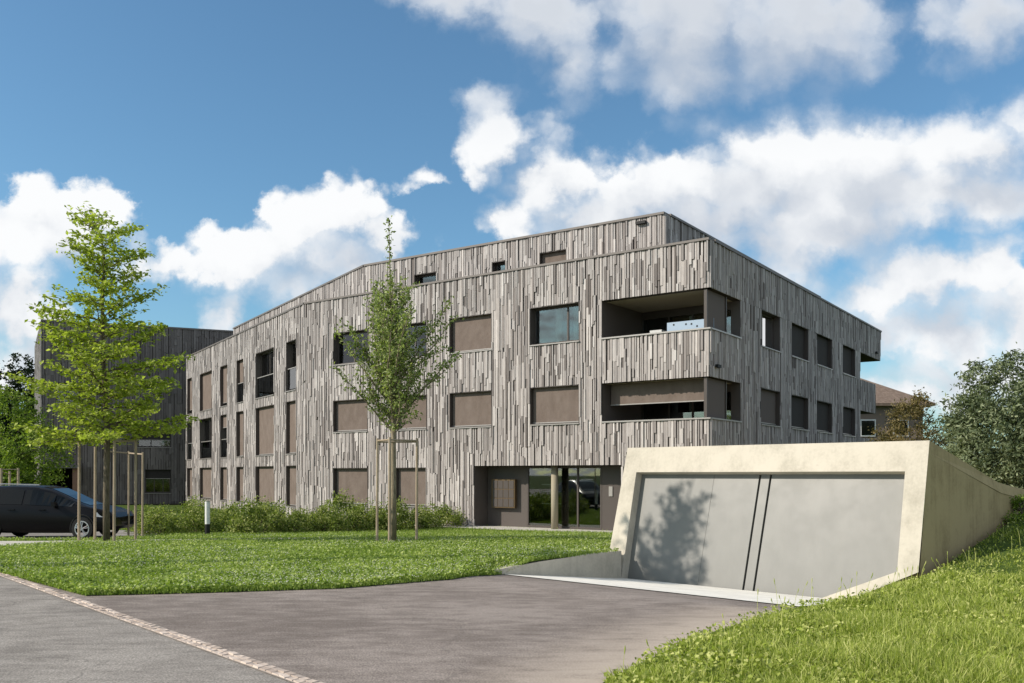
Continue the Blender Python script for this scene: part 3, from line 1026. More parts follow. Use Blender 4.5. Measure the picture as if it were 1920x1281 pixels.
# corner loggias
LD = 2.9
LX = {0: None, 1: None}
for i, (z0, z1) in enumerate(LG):
    fl = (2.72, 5.58)[i] + 0.03
    cor = Vector(FE)
    # floor, ceiling, side and rear linings
    A = Vector(FF.p(0.0, 0, 0)); B = Vector(FF.p(uL, 0, -0.0)); C = Vector(FF.p(uL, 0, -LD)); D = Vector(FR.p(rL, 0, 0)); 
    C2 = Vector(FF.p(uL + 0.0, 0, -LD)); D2 = D
    w_ = MB()
    polyface(w_, [FF.p(0.3, 0, -0.25), FF.p(uL, 0, -0.25), FF.p(uL, 0, -LD), FR.p(rL, 0, -0.25)], z1 - 0.004)
    w_.build('loggia_ceiling', M['plaster'], bld)
    w_ = MB()
    polyface(w_, [FF.p(0.3, 0, -0.25), FF.p(uL, 0, -0.25), FF.p(uL, 0, -LD), FR.p(rL, 0, -0.25)], fl)
    w_.build('loggia_floor', M['path'], bld)
    w_ = MB()
    w_.quad(FF.p(uL - 0.004, fl, -0.02), FF.p(uL - 0.004, fl, -LD), FF.p(uL - 0.004, z1, -LD), FF.p(uL - 0.004, z1, -0.02))
    w_.build('loggia_side_wall', M['reveal'], bld)
    # rear glazing facing the front: u from corner of side wall to R wall
    G2 = Frame(FF.p(uL, 0, -LD), (Vector(FR.p(rL, 0, -0.2)) - Vector(FF.p(uL, 0, -LD))), -FF.n)
    Lb = (Vector(FR.p(rL, 0, -0.2)) - Vector(FF.p(uL, 0, -LD))).length
    G2.n = Vector((G2.u.y, -G2.u.x, 0))
    g_ = MB()
    def fr(a, b, c, d): G2.box(g_, a, b, c, d, -0.05, 0.03)
    posts = [0.0, Lb * 0.30, Lb * 0.56, Lb * 0.97]
    for p_ in posts: fr(p_, p_ + 0.07, fl, z1 - 0.01)
    fr(0.07, Lb * 0.3, fl, fl + 0.08)
    fr(Lb * 0.3 + 0.07, Lb * 0.97, fl, fl + 0.08)
    fr(0.07, Lb * 0.3, z1 - 0.28, z1 - 0.01)
    fr(Lb * 0.3 + 0.07, Lb * 0.97, z1 - 0.28, z1 - 0.01)
    gl = g_.build('loggia_glazing', M['brown_metal'], bld)
    for pa, pb in zip(posts[:-1], posts[1:]):
        g_ = MB(); G2.box(g_, pa + 0.07, pb, fl + 0.08, z1 - 0.28, -0.012, 0.0); g_.build('pane', M['glass'], gl)
    g_ = MB(); G2.box(g_, Lb * 0.50, Lb * 0.56, fl + 0.08, z1 - 0.3, -0.25, -0.2); g_.build('curtain', M['curtain'], gl)
    g_ = MB(); g_.quad(FF.p(uL + .6, fl, -LD - 1.8), FR.p(4.5, fl, -0.4), FR.p(4.5, z1, -0.4), FF.p(uL + .6, z1, -LD - 1.8)); g_.build('room_wall', M['interior'], gl)
    # screen on the side facade
    g_ = MB()
    FR.box(g_, 0.12, rL * 0.62, z0 + 0.08, z1 - 0.02, -0.16, -0.14)
    g_.build('side_screen', M['blind_dark'], bld)
    g_ = MB()
    FR.box(g_, 0.05, 0.11, z0 + 0.05, z1 - 0.01, -0.20, -0.10)
    FR.box(g_, rL * 0.62 + 0.03, rL * 0.62 + 0.09, z0 + 0.05, z1 - 0.01, -0.20, -0.10)
    g_.build('screen_post', M['brown_metal'], bld)
    g_ = MB()
    FR.box(g_, rL - 0.03, rL - 0.004, z0 + 0.05, z1 - 0.01, -0.30, 0.03)
    g_.build('loggia_lining', M['brown_metal'], bld)
# awning screen at the lower loggia, let halfway down
g_ = MB(); FF.box(g_, 0.22, uL - 0.08, 4.47, 5.16, -0.50, -0.485); g_.build('front_screen', M['blind'], bld)
g_ = MB(); FF.box(g_, 0.20, uL - 0.06, 4.435, 4.468, -0.515, -0.475); g_.build('screen_bar', M['sill'], bld)
# pale blue dotted windbreak painted on a panel inside the upper loggia
bx0, bx1 = 0.15, 1.85
g_ = MB(); FF.box(g_, bx0, bx1, 6.45, 7.17, -0.72, -0.71)
wb = tag(g_.build('reflection', M['cloud_reflection']), 'pale blue windbreak with dark dots, a panel coloured like mirrored clouds, behind the parapet of the upper corner loggia', 'reflection')  # panel coloured like clouds mirrored in the loggia glass
for (a, b) in ((0.45, 7.09), (0.95, 7.05), (1.15, 7.06), (0.75, 6.96), (1.6, 7.08), (0.3, 7.0)):
    g_ = MB(); FF.box(g_, a - 0.028, a + 0.028, b - 0.028, b + 0.028, -0.709, -0.704); g_.build('dot', M['black'], wb)
g_ = MB(); FF.box(g_, 2.1, 2.55, 6.3, 6.98, -1.1, -0.8)
tag(g_.build('storage_box', M['curtain']), 'light grey upright storage box inside the upper corner loggia beside the blue windbreak', 'box')

# far end of the side facade: two balcony fronts set under the overhang
for (z0, z1) in ((5.18, 6.70), (2.9, 3.81 + 0.02)):
    g_ = MB()
    FR.box(g_, RLEN + 0.01, RLEN + 3.1, z0, z1, -1.9, -0.02)
    g_.build('balcony_front', M['backing'], bld)
    BL += [(FR, *x) for x in []]
    BL += board_boxes(FR, RLEN + 0.01, RLEN + 3.1, z0, z1, [], rng, n0=-0.018)

# small fittings
for (F, px, z) in ((FR, 1640, 8.35), (FR, 1341, 4.35 + 1.2)):
    u = F.at(px)
    g_ = MB(); F.box(g_, u - 0.14, u + 0.14, z - 0.05, z + 0.05, 0.06, 0.16); g_.build('overflow_spout', M['black'], bld)

# entrance recess
ED = 0.8
g_ = MB()
g_.quad(FF.p(uE0 + .003, 0, 0), FF.p(uE0 + .003, 0, -ED), FF.p(uE0 + .003, 2.35, -ED), FF.p(uE0 + .003, 2.35, 0))
g_.quad(FF.p(uE1 - .003, 0, 0), FF.p(uE1 - .003, 0, -ED), FF.p(uE1 - .003, 2.35, -ED), FF.p(uE1 - .003, 2.35, 0))
g_.quad(FF.p(uE0, 2.346, 0), FF.p(uE1, 2.346, 0), FF.p(uE1, 2.346, -ED), FF.p(uE0, 2.346, -ED))
g_.build('porch_lining', M['reveal'], bld)
g_ = MB()
g_.quad(FF.p(uE0, 0.035, 0.0), FF.p(uE1, 0.035, 0.0), FF.p(uE1, 0.035, -4), FF.p(uE0, 0.035, -4))
g_.build('porch_floor', M['path'], bld)
ePX = lambda px: FF.at(px)
g_ = MB()
FE_ = lambda a, b, c, d, n0=-ED - 0.04, n1=-ED + 0.03: FF.box(g_, a, b, c, d, n0, n1)
uu0, uu1 = uE0, uE1
uA = uE1 - 1.9   # timber / letterbox wall to here
uB = uE0 + 1.25   # dark door panel
BLe = board_boxes(Frame(FF.p(0, 0, -ED), FU, FN), uA, uE1 - 0.01, 0.05, 2.34, [], rng)
g_ = MB(); FF.box(g_, uA, uE1 - .01, 0.04, 2.34, -ED - 0.2, -ED - 0.001); g_.build('porch_rear_wall', M['reveal'], bld)
g_ = MB(); FF.box(g_, uA + 0.45, uE1 - 0.35, 0.75, 1.85, -ED + 0.07, -ED + 0.20); lb = g_.build('letterbox_unit', mat('bronze_letterbox', (0.14, 0.095, 0.05), 0.45, metal=0.4), bld)
for ii in range(4):
    for jj in range(3):
        g_ = MB(); a = uA + 0.49 + ii * ((uE1 - 0.35) - (uA + 0.45) - 0.08) / 4; wdt = ((uE1 - 0.35) - (uA + 0.45) - 0.08) / 4 - 0.03
        FF.box(g_, a, a + wdt, 0.79 + jj * 0.345, 1.10 + jj * 0.345, -ED + 0.20, -ED + 0.212); g_.build('letterbox_flap', M['brown_metal'], lb)
g_ = MB()
for a in (uB, uB + (uA - uB) * 0.30, uB + (uA - uB) * 0.62, uA - 0.07): FE_(a, a + 0.065, 0.04, 2.33)
FE_(uB, uA, 2.25, 2.33, -ED - 0.039, -ED + 0.029); FE_(uB, uA, 0.04, 0.12, -ED - 0.039, -ED + 0.029)
eg = g_.build('entrance_glazing', M['brown_metal'], bld)
for a, b in ((uB + .065, uB + (uA - uB) * 0.30), (uB + (uA - uB) * 0.30 + .065, uB + (uA - uB) * 0.62), (uB + (uA - uB) * 0.62 + .065, uA - .07)):
    g_ = MB(); FF.box(g_, a, b, 0.12, 2.25, -ED - 0.01, -ED); g_.build('pane', M['glass'], eg)
g_ = MB(); FF.box(g_, uB + (uA - uB) * 0.66, uA - 0.25, 0.9, 0.94, -ED - 0.9, -ED - 0.6); FF.box(g_, uB + (uA - uB) * 0.66, uA - 0.25, 1.35, 1.39, -ED - 0.9, -ED - 0.6)
FF.box(g_, uB + (uA - uB) * 0.66, uA - 0.25, 1.62, 1.66, -ED - 0.9, -ED - 0.6); g_.build('shelf', M['sill'], eg)
g_ = MB(); FF.box(g_, uE0 + .01, uB, 0.04, 2.33, -ED - 0.05, -ED + 0.02); ed = g_.build('entrance_door', M['brown_metal'], bld)
g_ = MB(); FF.box(g_, uB - 0.45, uB - 0.30, 1.25, 1.6, -ED + 0.02, -ED + 0.05); g_.build('intercom', M['sill'], ed)
g_ = MB(); cx = FF.p(uE0 + (uE1 - uE0) * 0.475, 0, -0.45)
g_.tube([(cx[0], cx[1], 0.04), (cx[0], cx[1], 2.344)], 0.13, 20); g_.build('column', M['plaster'], bld, smooth=True)

# set-back attic storey
aE = Vector((5.42, 32.85, 0)); aK = Vector((-6.54, 41.16, 0))
FAn = Vector((aK.y - aE.y, -(aK.x - aE.x), 0)); FAn = FAn if FAn.y < 0 else -FAn
FA = Frame(aE, aK - aE, FAn)
FAR = Frame(aE, FR.u, FR.n); FAG = Frame(aK, FG.u, FG.n)
LA = (aK - aE).length; Z_A = 11.3
ah = []
for (xa, xb, zt) in ((1012, 1063, 10.58), (923, 949, 10.52), (777, 819, 10.52)):
    ah.append((FA.at(xb), FA.at(xa), 9.45 if xa != 923 else 9.9, zt))
ul = FA.at(1213), FA.at(1195)
w_ = MB()
wall(w_, FA, 0, LA, 9.3, Z_A, ah)
w_.build('attic_front_wall', M['backing'], bld)
w_ = MB()
w_.quad(FAR.p(0, 9.3), FAR.p(19, 9.3), FAR.p(19, Z_A), FAR.p(0, Z_A))
w_.quad(FAG.p(0, 9.3), FAG.p(21, 9.3), FAG.p(21, Z_A), FAG.p(0, Z_A))
polyface(w_, [FA.p(0, 0), FA.p(LA, 0), FAG.p(21, 0), FAG.p(21, 0, -11), FAR.p(19, 0, -15), FAR.p(19, 0)], Z_A - 0.05)
w_.quad(FAG.p(21, 9.3), FAG.p(21, 9.3, -11), FAG.p(21, Z_A, -11), FAG.p(21, Z_A))
w_.quad(FAR.p(19, 9.3), FAR.p(19, 9.3, -15), FAR.p(19, Z_A, -15), FAR.p(19, Z_A))
w_.build('attic_wall', M['backing'], bld)
w_ = MB()
w_.quad(FA.p(1, 9.32, -3), FA.p(LA - 0.5, 9.32, -3), FA.p(LA - 0.5, 11.2, -3), FA.p(1, 11.2, -3)); w_.build('attic_partition', M['interior'], bld)
BL += board_boxes(FA, 0, LA, 9.3, Z_A - 0.05, ah, rng)
BL += board_boxes(FAR, 0, 19, 9.3, Z_A - 0.05, [], rng)
BL += board_boxes(FAG, 0, 21, 9.3, Z_A - 0.05, [], rng)
for i, h in enumerate(ah): window(FA, *h, bld, blind=0.8 if i == 0 else None, sill=False)
g_ = MB(); FA.box(g_, ul[0], ul[1], 11.02, 11.12, 0.03, 0.16); g_.build('overflow_spout', M['black'], bld)
for F, L in ((FA, LA - 0.02), (FAR, 19), (FAG, 21)):
    w_ = MB(); F.box(w_, 0.0 if F is not FAR else 0.32, L, Z_A - 0.052 + (0.002 if F is FAR else -0.002 if F is FAG else 0), Z_A + 0.03 + (0.002 if F is FAR else -0.002 if F is FAG else 0), -0.3, 0.09)
    w_.build('attic_coping', M['coping'], bld)
place_boards(BL, bld, 300)

# ------------------------------------------------------------------ twin building behind on the left
TO = Vector((-30.45, 60.0, 0))
tu = Vector((-19.7 + 30.8, 64.8 - 60.0, 0)).normalized()
FT = Frame(TO, tu, (tu.y, -tu.x, 0))
FTL = Frame(TO, (-0.480, 0.877, 0), (-0.877, -0.480, 0))
tw = empty('apartment_building', TO, 'shaded wood clad apartment block standing behind the young lime green tree on the left', 'building')
th = [(FT.at(258), FT.at(321), 3.85, 5.0), (FT.at(272), FT.at(321), 0.75, 2.35), (FT.at(80), FT.at(148), 0.0, 2.4), (FT.at(105), FT.at(150), 6.7, 8.0)]
w_ = MB(); wall(w_, FT, 0, 22, -0.3, 12.0, th); wall(w_, FTL, 0, 14, -0.3, 12.0, [])
polyface(w_, [FT.p(0, 0), FT.p(22, 0), FT.p(22, 0, -13), FTL.p(14, 0)], 11.9)
w_.quad(FT.p(-0.0, 0.01, -5), FT.p(22, 0.01, -5), FT.p(22, 12, -5), FT.p(0, 12, -5))
w_.build('wall', M['backing'], tw)
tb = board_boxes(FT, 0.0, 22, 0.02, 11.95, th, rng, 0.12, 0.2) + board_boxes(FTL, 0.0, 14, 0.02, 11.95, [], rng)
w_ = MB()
for b in tb: board_hexa(b[:-1] + (b[-1] * (0.25 if b[0] is FT else 1.0),), w_)  # shade put into the front's board colour; sunlit side keeps full tint
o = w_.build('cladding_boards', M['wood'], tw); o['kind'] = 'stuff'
window(FT, *th[0], tw, mull=(0.4,), blind=0.6, dusky=2); window(FT, *th[1], tw, mull=(0.35, 0.7), blind=0.4, dusky=2); window(FT, *th[3], tw, mull=(0.5,))  # dark sheets added to hide bright reflections in the lower panes
w_ = MB(); FT.box(w_, -0.05, 22, 11.94, 12.05, -0.3, 0.09); w_.build('coping', M['coping'], tw)
w_ = MB(); FT.box(w_, th[2][0] - 0.1, th[2][1] + 0.1, 2.42, 2.62, -1.0, 1.2); w_.build('porch_roof', M['coping'], tw)
w_ = MB(); FT.box(w_, th[2][1] - 0.35, th[2][1] - 0.02, 0, 2.41, 0.7, 1.0); w_.build('porch_pier', M['brick'], tw)

# ------------------------------------------------------------------ garage portal
KT = 0.246
VT = Vector((0.7071 * KT, 0.7071 * KT, 1.0))
NF = VT.cross(UD).normalized()
NF = NF if NF.y < 0 else -NF


def gf(px, py):
    d = Vector(((px - 960) / FPX, 1, (889 - py) / FPX))
    o = Vector((0, 0, CZ))
    t_ = (GA - o).dot(NF) / d.dot(NF)
    q = o + d * t_ - GA
    vz = q.z
    return (q - VT * vz).dot(UD), vz


def gp(a, v, n=0.0):
    q = GA + UD * a + VT * v + NF * n
    return (q.x, q.y, q.z)


O = [gf(1177, 840), gf(1743, 826), gf(1722, 1073), gf(1578, 1131)]
ol = gf(1143, 1031)
I = [gf(1193, 885.5), gf(1697, 884), gf(1682, 1072), gf(1535, 1122), (0.0, 0.0)]
I[3] = (I[3][0], 0.0)
sl = (O[3][1] - O[2][1]) / (O[3][0] - O[2][0])
O[3] = (O[2][0] + (-0.5 - O[2][1]) / sl, -0.5)
sl2 = (O[0][0] - ol[0]) / (O[0][1] - ol[1])
O.append((O[0][0] + (-0.5 - O[0][1]) * sl2, -0.5))
print('GARAGE', O, I)
gar = empty('garage', GA, 'cream concrete underground garage portal with a slanted frame and grey sheet door', 'garage')
w_ = MB()
n = 5
DR = 0.20
for i in range(n):
    j = (i + 1) % n
    w_.quad(gp(*O[i]), gp(*O[j]), gp(*I[j]), gp(*I[i]))
    w_.quad(gp(*I[i]), gp(*I[j]), gp(*I[j], -DR - 0.15), gp(*I[i], -DR - 0.15))
for i in (2, 3):
    j = i + 1
    w_.quad(gp(*O[i]), gp(*O[j]), gp(*O[j], -0.6), gp(*O[i], -0.6))
w_.build('portal_frame', M['concrete'], gar)
# body behind the frame
prof = [(0.0, 0.0), (3.35, None), (4.74, None), (9.0, None), (16.0, None)]
ztop = [None, 1.88, 1.74, 1.62, 1.5]
TR = Vector(gp(*O[1])); TL = Vector(gp(*O[0])); BR = Vector(gp(*O[2])); BL_ = Vector(gp(*O[4]))
w_ = MB(); wb_ = MB(); wr = MB()
def rim(P0_, k):
    q = P0_ + WD * prof[k][0]
    if k: q.z = ztop[k]
    return q
BRg = BR.copy()
vdir = (TR - BR); 
BRd = BR + (BR - TR) * (0.9 / (TR.z - BR.z))
CH = 0.20
for k in range(4):
    a, b = rim(TR, k), rim(TR, k + 1)
    a1, b1 = a + UD * 0.05 - Vector((0, 0, CH)), b + UD * 0.05 - Vector((0, 0, CH))
    if k == 0: a1 = a + (BR - TR) * (CH / (TR.z - BR.z))
    wb_.quad(a1, b1, b, a)
    c = BRd + WD * prof[k][0]; d = BRd + WD * prof[k + 1][0]
    c.z = d.z = -0.8
    w_.quad(c, d, b1 - UD * 0.012 * (k > 0 or 1) , a1 - UD * (0.012 if k else 0.0))
    la, lb_ = rim(TL, k), rim(TL, k + 1)
    wr.quad(a, b, lb_, la)
    e_, f_ = BL_ + WD * prof[k][0], BL_ + WD * prof[k + 1][0]
    e_.z = f_.z = -0.8
    w_.quad(la, lb_, f_, e_)
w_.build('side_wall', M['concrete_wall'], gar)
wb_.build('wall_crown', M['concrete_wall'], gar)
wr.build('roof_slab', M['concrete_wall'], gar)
# door: three sheets with open joints
def line_a(p0, p1, v):
    (a0, v0), (a1, v1) = gf(*p0), gf(*p1)
    return a0 + (a1 - a0) * (v - v0) / (v1 - v0)


def door_poly(lft, rgt):
    # clip the opening to lft<=a<=rgt where lft/rgt are (a_bottom, a_per_v)
    poly = [(a, v) for a, v in [(-0.15, -0.02), (I[3][0] + 0.05, -0.02), (I[2][0] + 0.15, I[2][1]), (I[1][0] + 0.15, I[1][1] + 0.1), (I[0][0] - 0.1, I[0][1] + 0.1)]]
    for (a0, sl_, sgn) in ((lft[0], lft[1], 1), (rgt[0], rgt[1], -1)):
        out = []
        f = lambda p: sgn * (p[0] - (a0 + sl_ * p[1]))
        for i in range(len(poly)):
            p, q = poly[i], poly[(i + 1) % len(poly)]
            fp, fq = f(p), f(q)
            if fp >= 0: out.append(p)
            if fp * fq < 0:
                t_ = fp / (fp - fq); out.append((p[0] + (q[0] - p[0]) * t_, p[1] + (q[1] - p[1]) * t_))
        poly = out
    return poly


j1 = (line_a((1415, 890), (1382, 1108), 0), line_a((1415, 890), (1382, 1108), 1) - line_a((1415, 890), (1382, 1108), 0))
j2 = (line_a((1435, 890), (1402, 1108), 0), line_a((1435, 890), (1402, 1108), 1) - line_a((1435, 890), (1402, 1108), 0))
print('JOINTS', j1, j2)
gw = 0.022
jm = (j1[0] * 0.63, j1[1] * 0.8)
for i, (lft, rgt) in enumerate((((-1, 0), (jm[0], jm[1])), ((jm[0] + 0.006, jm[1]), (j1[0] - gw, j1[1])), ((j1[0] + gw, j1[1]), (j2[0] - gw, j2[1])), ((j2[0] + gw, j2[1]), (9, 0)))):
    pl = door_poly(lft, rgt)
    w_ = MB()
    k = len(pl)
    w_.add([gp(a, v, -DR) for a, v in pl] + [gp(a, v, -DR - 0.05) for a, v in pl], [tuple(range(k))] + [(q, (q + 1) % k, k + (q + 1) % k, k + q) for q in range(k)])
    w_.build('door_panel', M['door'], gar)
w_ = MB()
w_.add([gp(a, v, -DR - 0.07) for a, v in door_poly((-1, 0), (9, 0))], [(0, 1, 2, 3, 4)]); w_.build('door_backing', M['black'], gar)

# retaining wall beside the ramp
rw = MB()
tops = [(0.0, 0.475), (1.2, 0.46), (2.4, 0.42), (3.2, 0.37), (3.75, 0.33)]
for (s0, z0), (s1, z1) in zip(tops[:-1], tops[1:]):
    a, b = GA + ND * s0, GA + ND * s1
    c, d = a - UD * 0.2, b - UD * 0.2
    rw.hexa([(a.x, a.y, -0.6), (b.x, b.y, -0.6), (d.x, d.y, -0.6), (c.x, c.y, -0.6), (a.x, a.y, z0), (b.x, b.y, z1), (d.x, d.y, z1), (c.x, c.y, z0)])
tag(rw.build('retaining_wall', M['concrete']), 'low tapering concrete retaining wall between the lawn and the garage ramp', 'wall')


# ------------------------------------------------------------------ vegetation tools
def leaf_mesh(name, C, size, rs, m, flat=0.0, aspect=0.55, tint_mu=0.5, tint_sd=0.2, tintv=None, droop=0.0):
    """C: Nx3 centres -> kinked diamond leaves"""
    n = len(C)
    d = rs.normal(size=(n, 3)); d[:, 2] = d[:, 2] * (1 - flat) - droop
    d /= np.linalg.norm(d, axis=1)[:, None]
    up = rs.normal(size=(n, 3)) * (1 - flat); up[:, 2] += 0.4 + flat * 1.2
    w = np.cross(d, up); w /= np.linalg.norm(w, axis=1)[:, None] + 1e-9
    nn = np.cross(w, d)
    s = (size * rs.uniform(0.65, 1.3, n))[:, None]
    a = C - d * s * 0.5; b = C + d * s * 0.5
    mid = C + nn * s * 0.10
    l = mid + w * s * aspect * 0.5 - d * s * .05; r = mid - w * s * aspect * 0.5 - d * s * .05
    V_ = np.stack([a, l, b, r], 1).reshape(-1, 3)
    base = np.arange(n)[:, None] * 4
    T_ = np.concatenate([base + [0, 1, 2], base + [0, 2, 3]], 1).reshape(-1, 3)
    t_ = rs.normal(tint_mu, tint_sd, n) if tintv is None else tintv + rs.normal(0, tint_sd, n)
    t_ = np.clip(t_, 0, 1)
    return tri_mesh(name, V_, T_, m, np.repeat(t_, 2))


def make_tree(base, trunk, tr_rad, branches, label, m_leaf, m_bark, seed, leaf_size=0.1, per_twig=10, twig_step=0.16, twig_len=0.45,
              flat=0.5, name='young_tree', spread=0.06, plate=0.22, twig_up=0.1, br_rad=0.02, leader_leaves=0, cat='tree', group=None, tint_sd=0.2, twig_flat=True):
    """branches: list of (t along trunk, azimuth, length, elevation) -> tree > trunk, crown"""
    rs = np.random.RandomState(seed); rg = random.Random(seed)
    root = empty(name, base, label, cat, group)
    tb_ = MB(); tb_.tube(trunk, tr_rad, 10, True)
    P_ = [Vector(p) for p in trunk]
    cum = [0]
    for a, b in zip(P_[:-1], P_[1:]): cum.append(cum[-1] + (b - a).length)

    def on(t_):
        L = t_ * cum[-1]
        for i in range(len(P_) - 1):
            if L <= cum[i + 1] + 1e-9:
                f = (L - cum[i]) / (cum[i + 1] - cum[i]); return P_[i].lerp(P_[i + 1], f), tr_rad[i] + (tr_rad[i + 1] - tr_rad[i]) * f
        return P_[-1], tr_rad[-1]
    leaves = []; tints = []
    bb = MB()
    for (t_, az, L, el) in branches:
        p, r = on(t_)
        d = Vector((math.cos(az) * math.cos(el), math.sin(az) * math.cos(el), math.sin(el)))
        pts = [p]; k = max(3, int(L / 0.22))
        dd = d.copy()
        for i in range(k):
            dd = (dd + Vector((rg.gauss(0, .10), rg.gauss(0, .10), rg.gauss(0.01, .07)))).normalized()
            pts.append(pts[-1] + dd * L / k)
        r0 = min(r * 0.6, br_rad * (0.6 + L * 0.4))
        bb.tube(pts, [r0 * (1 - 0.85 * i / k) for i in range(k + 1)], 5, False)
        btint = rg.uniform(-0.12, 0.12)
        nt_ = max(2, int(L / twig_step))
        for i in range(nt_ + 1):
            f = 0.12 + 0.88 * (i + rg.random() * 0.7) / (nt_ + 0.7)
            f = min(f, 1.0)
            q = pts[min(int(f * k), k - 1)].lerp(pts[min(int(f * k) + 1, k)], (f * k) % 1 if f < 1 else 1)
            tl = twig_len * (1.15 - 0.75 * abs(f - 0.45)) * rg.uniform(0.5, 1.25)
            sgn = 1 if i % 2 else -1
            side = dd.cross(Vector((0, 0, 1)))
            side = side.normalized() if side.length > 0.05 else Vector((1, 0, 0))
            if twig_flat:
                td = (d * rg.uniform(0.5, 1.0) + side * sgn * rg.uniform(0.5, 1.0) + Vector((0, 0, twig_up + rg.gauss(0, plate)))).normalized()
            else:
                td = (d * 0.7 + Vector((rg.gauss(0, .6), rg.gauss(0, .6), twig_up + rg.gauss(0, .4)))).normalized()
            e = q + td * tl
            bb.tube([q, q.lerp(e, 0.5) + Vector((0, 0, 0.02)), e], [0.006, 0.005, 0.002], 3, False)
            for _ in range(per_twig):
                g_2 = rg.uniform(0.1, 1.08)
                c = q.lerp(e, g_2)
                leaves.append((c.x + rg.gauss(0, spread), c.y + rg.gauss(0, spread), c.z + rg.gauss(0, spread * 0.6)))
                tints.append(0.5 + btint)
    for _ in range(leader_leaves):
        q, _r = on(rg.uniform(0.62, 1.0))
        leaves.append((q.x + rg.gauss(0, .05), q.y + rg.gauss(0, .05), q.z + rg.gauss(0, .05))); tints.append(0.5)
    tb_.v += [] ; o0 = len(tb_.v)
    tb_.v += bb.v; tb_.f += [tuple(i + o0 for i in f) for f in bb.f]; tb_.t += bb.t
    tb_.v = [(x - base[0], y - base[1], z - base[2]) for x, y, z in tb_.v]
    link('trunk', tb_.mesh('trunk', m_bark, True), root)
    C = np.array(leaves) - np.array(base)
    cr = link('crown', leaf_mesh('crown', C, leaf_size, rs, m_leaf, flat, tintv=np.array(tints), tint_sd=tint_sd), root)
    return root


def px_pt(px, py, y):
    return ((px - 960) / FPX * y, y, CZ + (889 - py) / FPX * y)


# left young tree: tiers of near-horizontal branches on a slim trunk
rg = random.Random(21)
yb = 22.9
tbase = (px_pt(200, 1020, yb)[0], yb, float(lawn_z(np.array([-10.0]), np.array([yb]))[0]) - 0.02)
trk = [(tbase[0], yb, tbase[2]), px_pt(199, 930, yb), px_pt(201, 830, yb), px_pt(197, 740, yb + .02), px_pt(192, 650, yb), px_pt(192, 560, yb - .02), px_pt(196, 490, yb), px_pt(190, 445, yb), px_pt(172, 415, yb), px_pt(142, 390, yb)]
trr = [0.085, 0.075, 0.07, 0.062, 0.052, 0.040, 0.03, 0.02, 0.013, 0.006]
ztop_ = trk[-1][2]
brs = []
zs_ = [p[2] for p in trk]
cumL = [0]
for a, b in zip(trk[:-1], trk[1:]): cumL.append(cumL[-1] + (Vector(b) - Vector(a)).length)


def t_of_z(z):
    for i in range(len(trk) - 1):
        if zs_[i] <= z <= zs_[i + 1]:
            return (cumL[i] + (cumL[i + 1] - cumL[i]) * (z - zs_[i]) / (zs_[i + 1] - zs_[i])) / cumL[-1]
    return 1.0


# outline of the crown measured per height: (picture height, left reach px, right reach px)
outline = [(835, 110, 110), (800, 130, 135), (760, 135, 140), (700, 125, 145), (650, 125, 140), (610, 120, 125), (570, 105, 115), (540, 75, 105), (510, 85, 60), (480, 95, 90), (455, 90, 80), (430, 55, 78), (405, 40, 45)]
az = 0.0
for k in range(74):
    f = k / 73
    py = 826 - (826 - 412) * f ** 1.12
    i = max(j for j in range(len(outline)) if outline[j][0] >= py - 1e-6)
    i = min(i, len(outline) - 2)
    g_ = (outline[i][0] - py) / (outline[i][0] - outline[i + 1][0])
    lt = outline[i][1] + (outline[i + 1][1] - outline[i][1]) * g_; rt = outline[i][2] + (outline[i + 1][2] - outline[i][2]) * g_
    az += 2.399
    side = (rt * (0.5 + 0.5 * math.cos(az)) + lt * (0.5 - 0.5 * math.cos(az)))
    L = side / FPX * yb * rg.choice((0.55, 0.8, 0.98, 1.14)) * (1.04 - 0.26 * f)
    el = R(6 + 16 * f + rg.uniform(-7, 10))
    z = CZ + (889 - py) / FPX * yb - L * 0.5 * math.sin(el)
    brs.append((t_of_z(max(z, 2.6)), az, L, el))
brs += [(t_of_z(3.15), 3.3, 1.75, R(-7)), (t_of_z(3.0), 2.85, 1.45, R(-12)), (t_of_z(3.2), 0.2, 1.6, R(-3)), (t_of_z(4.0), 3.0, 2.05, R(4))]
make_tree(tbase, trk, trr, brs, 'slender young tree with lime green leaves in flat tiers, tallest on the left lawn', M['leaf_lime'], M['bark'], 3,
          leaf_size=0.125, per_twig=15, twig_step=0.115, twig_len=0.50, flat=0.45, spread=0.07, plate=0.15, leader_leaves=160, tint_sd=0.26)

# centre young tree: steep branches rising from a low fork
rg = random.Random(8)
cb = (px_pt(738, 1022, 22.9)[0], 22.9, float(base_z(22.9)) + 0.01)
trk = [cb, px_pt(738, 920, 22.9), px_pt(738, 815, 22.9), px_pt(737, 700, 22.9), px_pt(733, 590, 22.9), px_pt(731, 500, 22.9), px_pt(729, 408, 22.9)]
trr = [0.078, 0.07, 0.06, 0.045, 0.03, 0.016, 0.006]
zs_ = [p[2] for p in trk]; cumL = [0]
for a, b in zip(trk[:-1], trk[1:]): cumL.append(cumL[-1] + (Vector(b) - Vector(a)).length)
brs = []
az = 0.3
for k in range(52):
    f = k / 51
    z = 2.95 + 3.2 * f ** 1.1
    az += 2.399
    L = (2.65 - 1.7 * f) * rg.uniform(0.5, 1.12)
    el = R(47 + 14 * f + rg.uniform(-16, 13))
    L *= 0.72 if el < R(48) else 1.0
    brs.append((t_of_z(z), az, L, el))
brs += [(t_of_z(3.3 + .12 * q), 0.5 + q * 0.79, 2.3 + 0.25 * (q % 3), R(55 + 4 * (q % 2))) for q in range(8)]
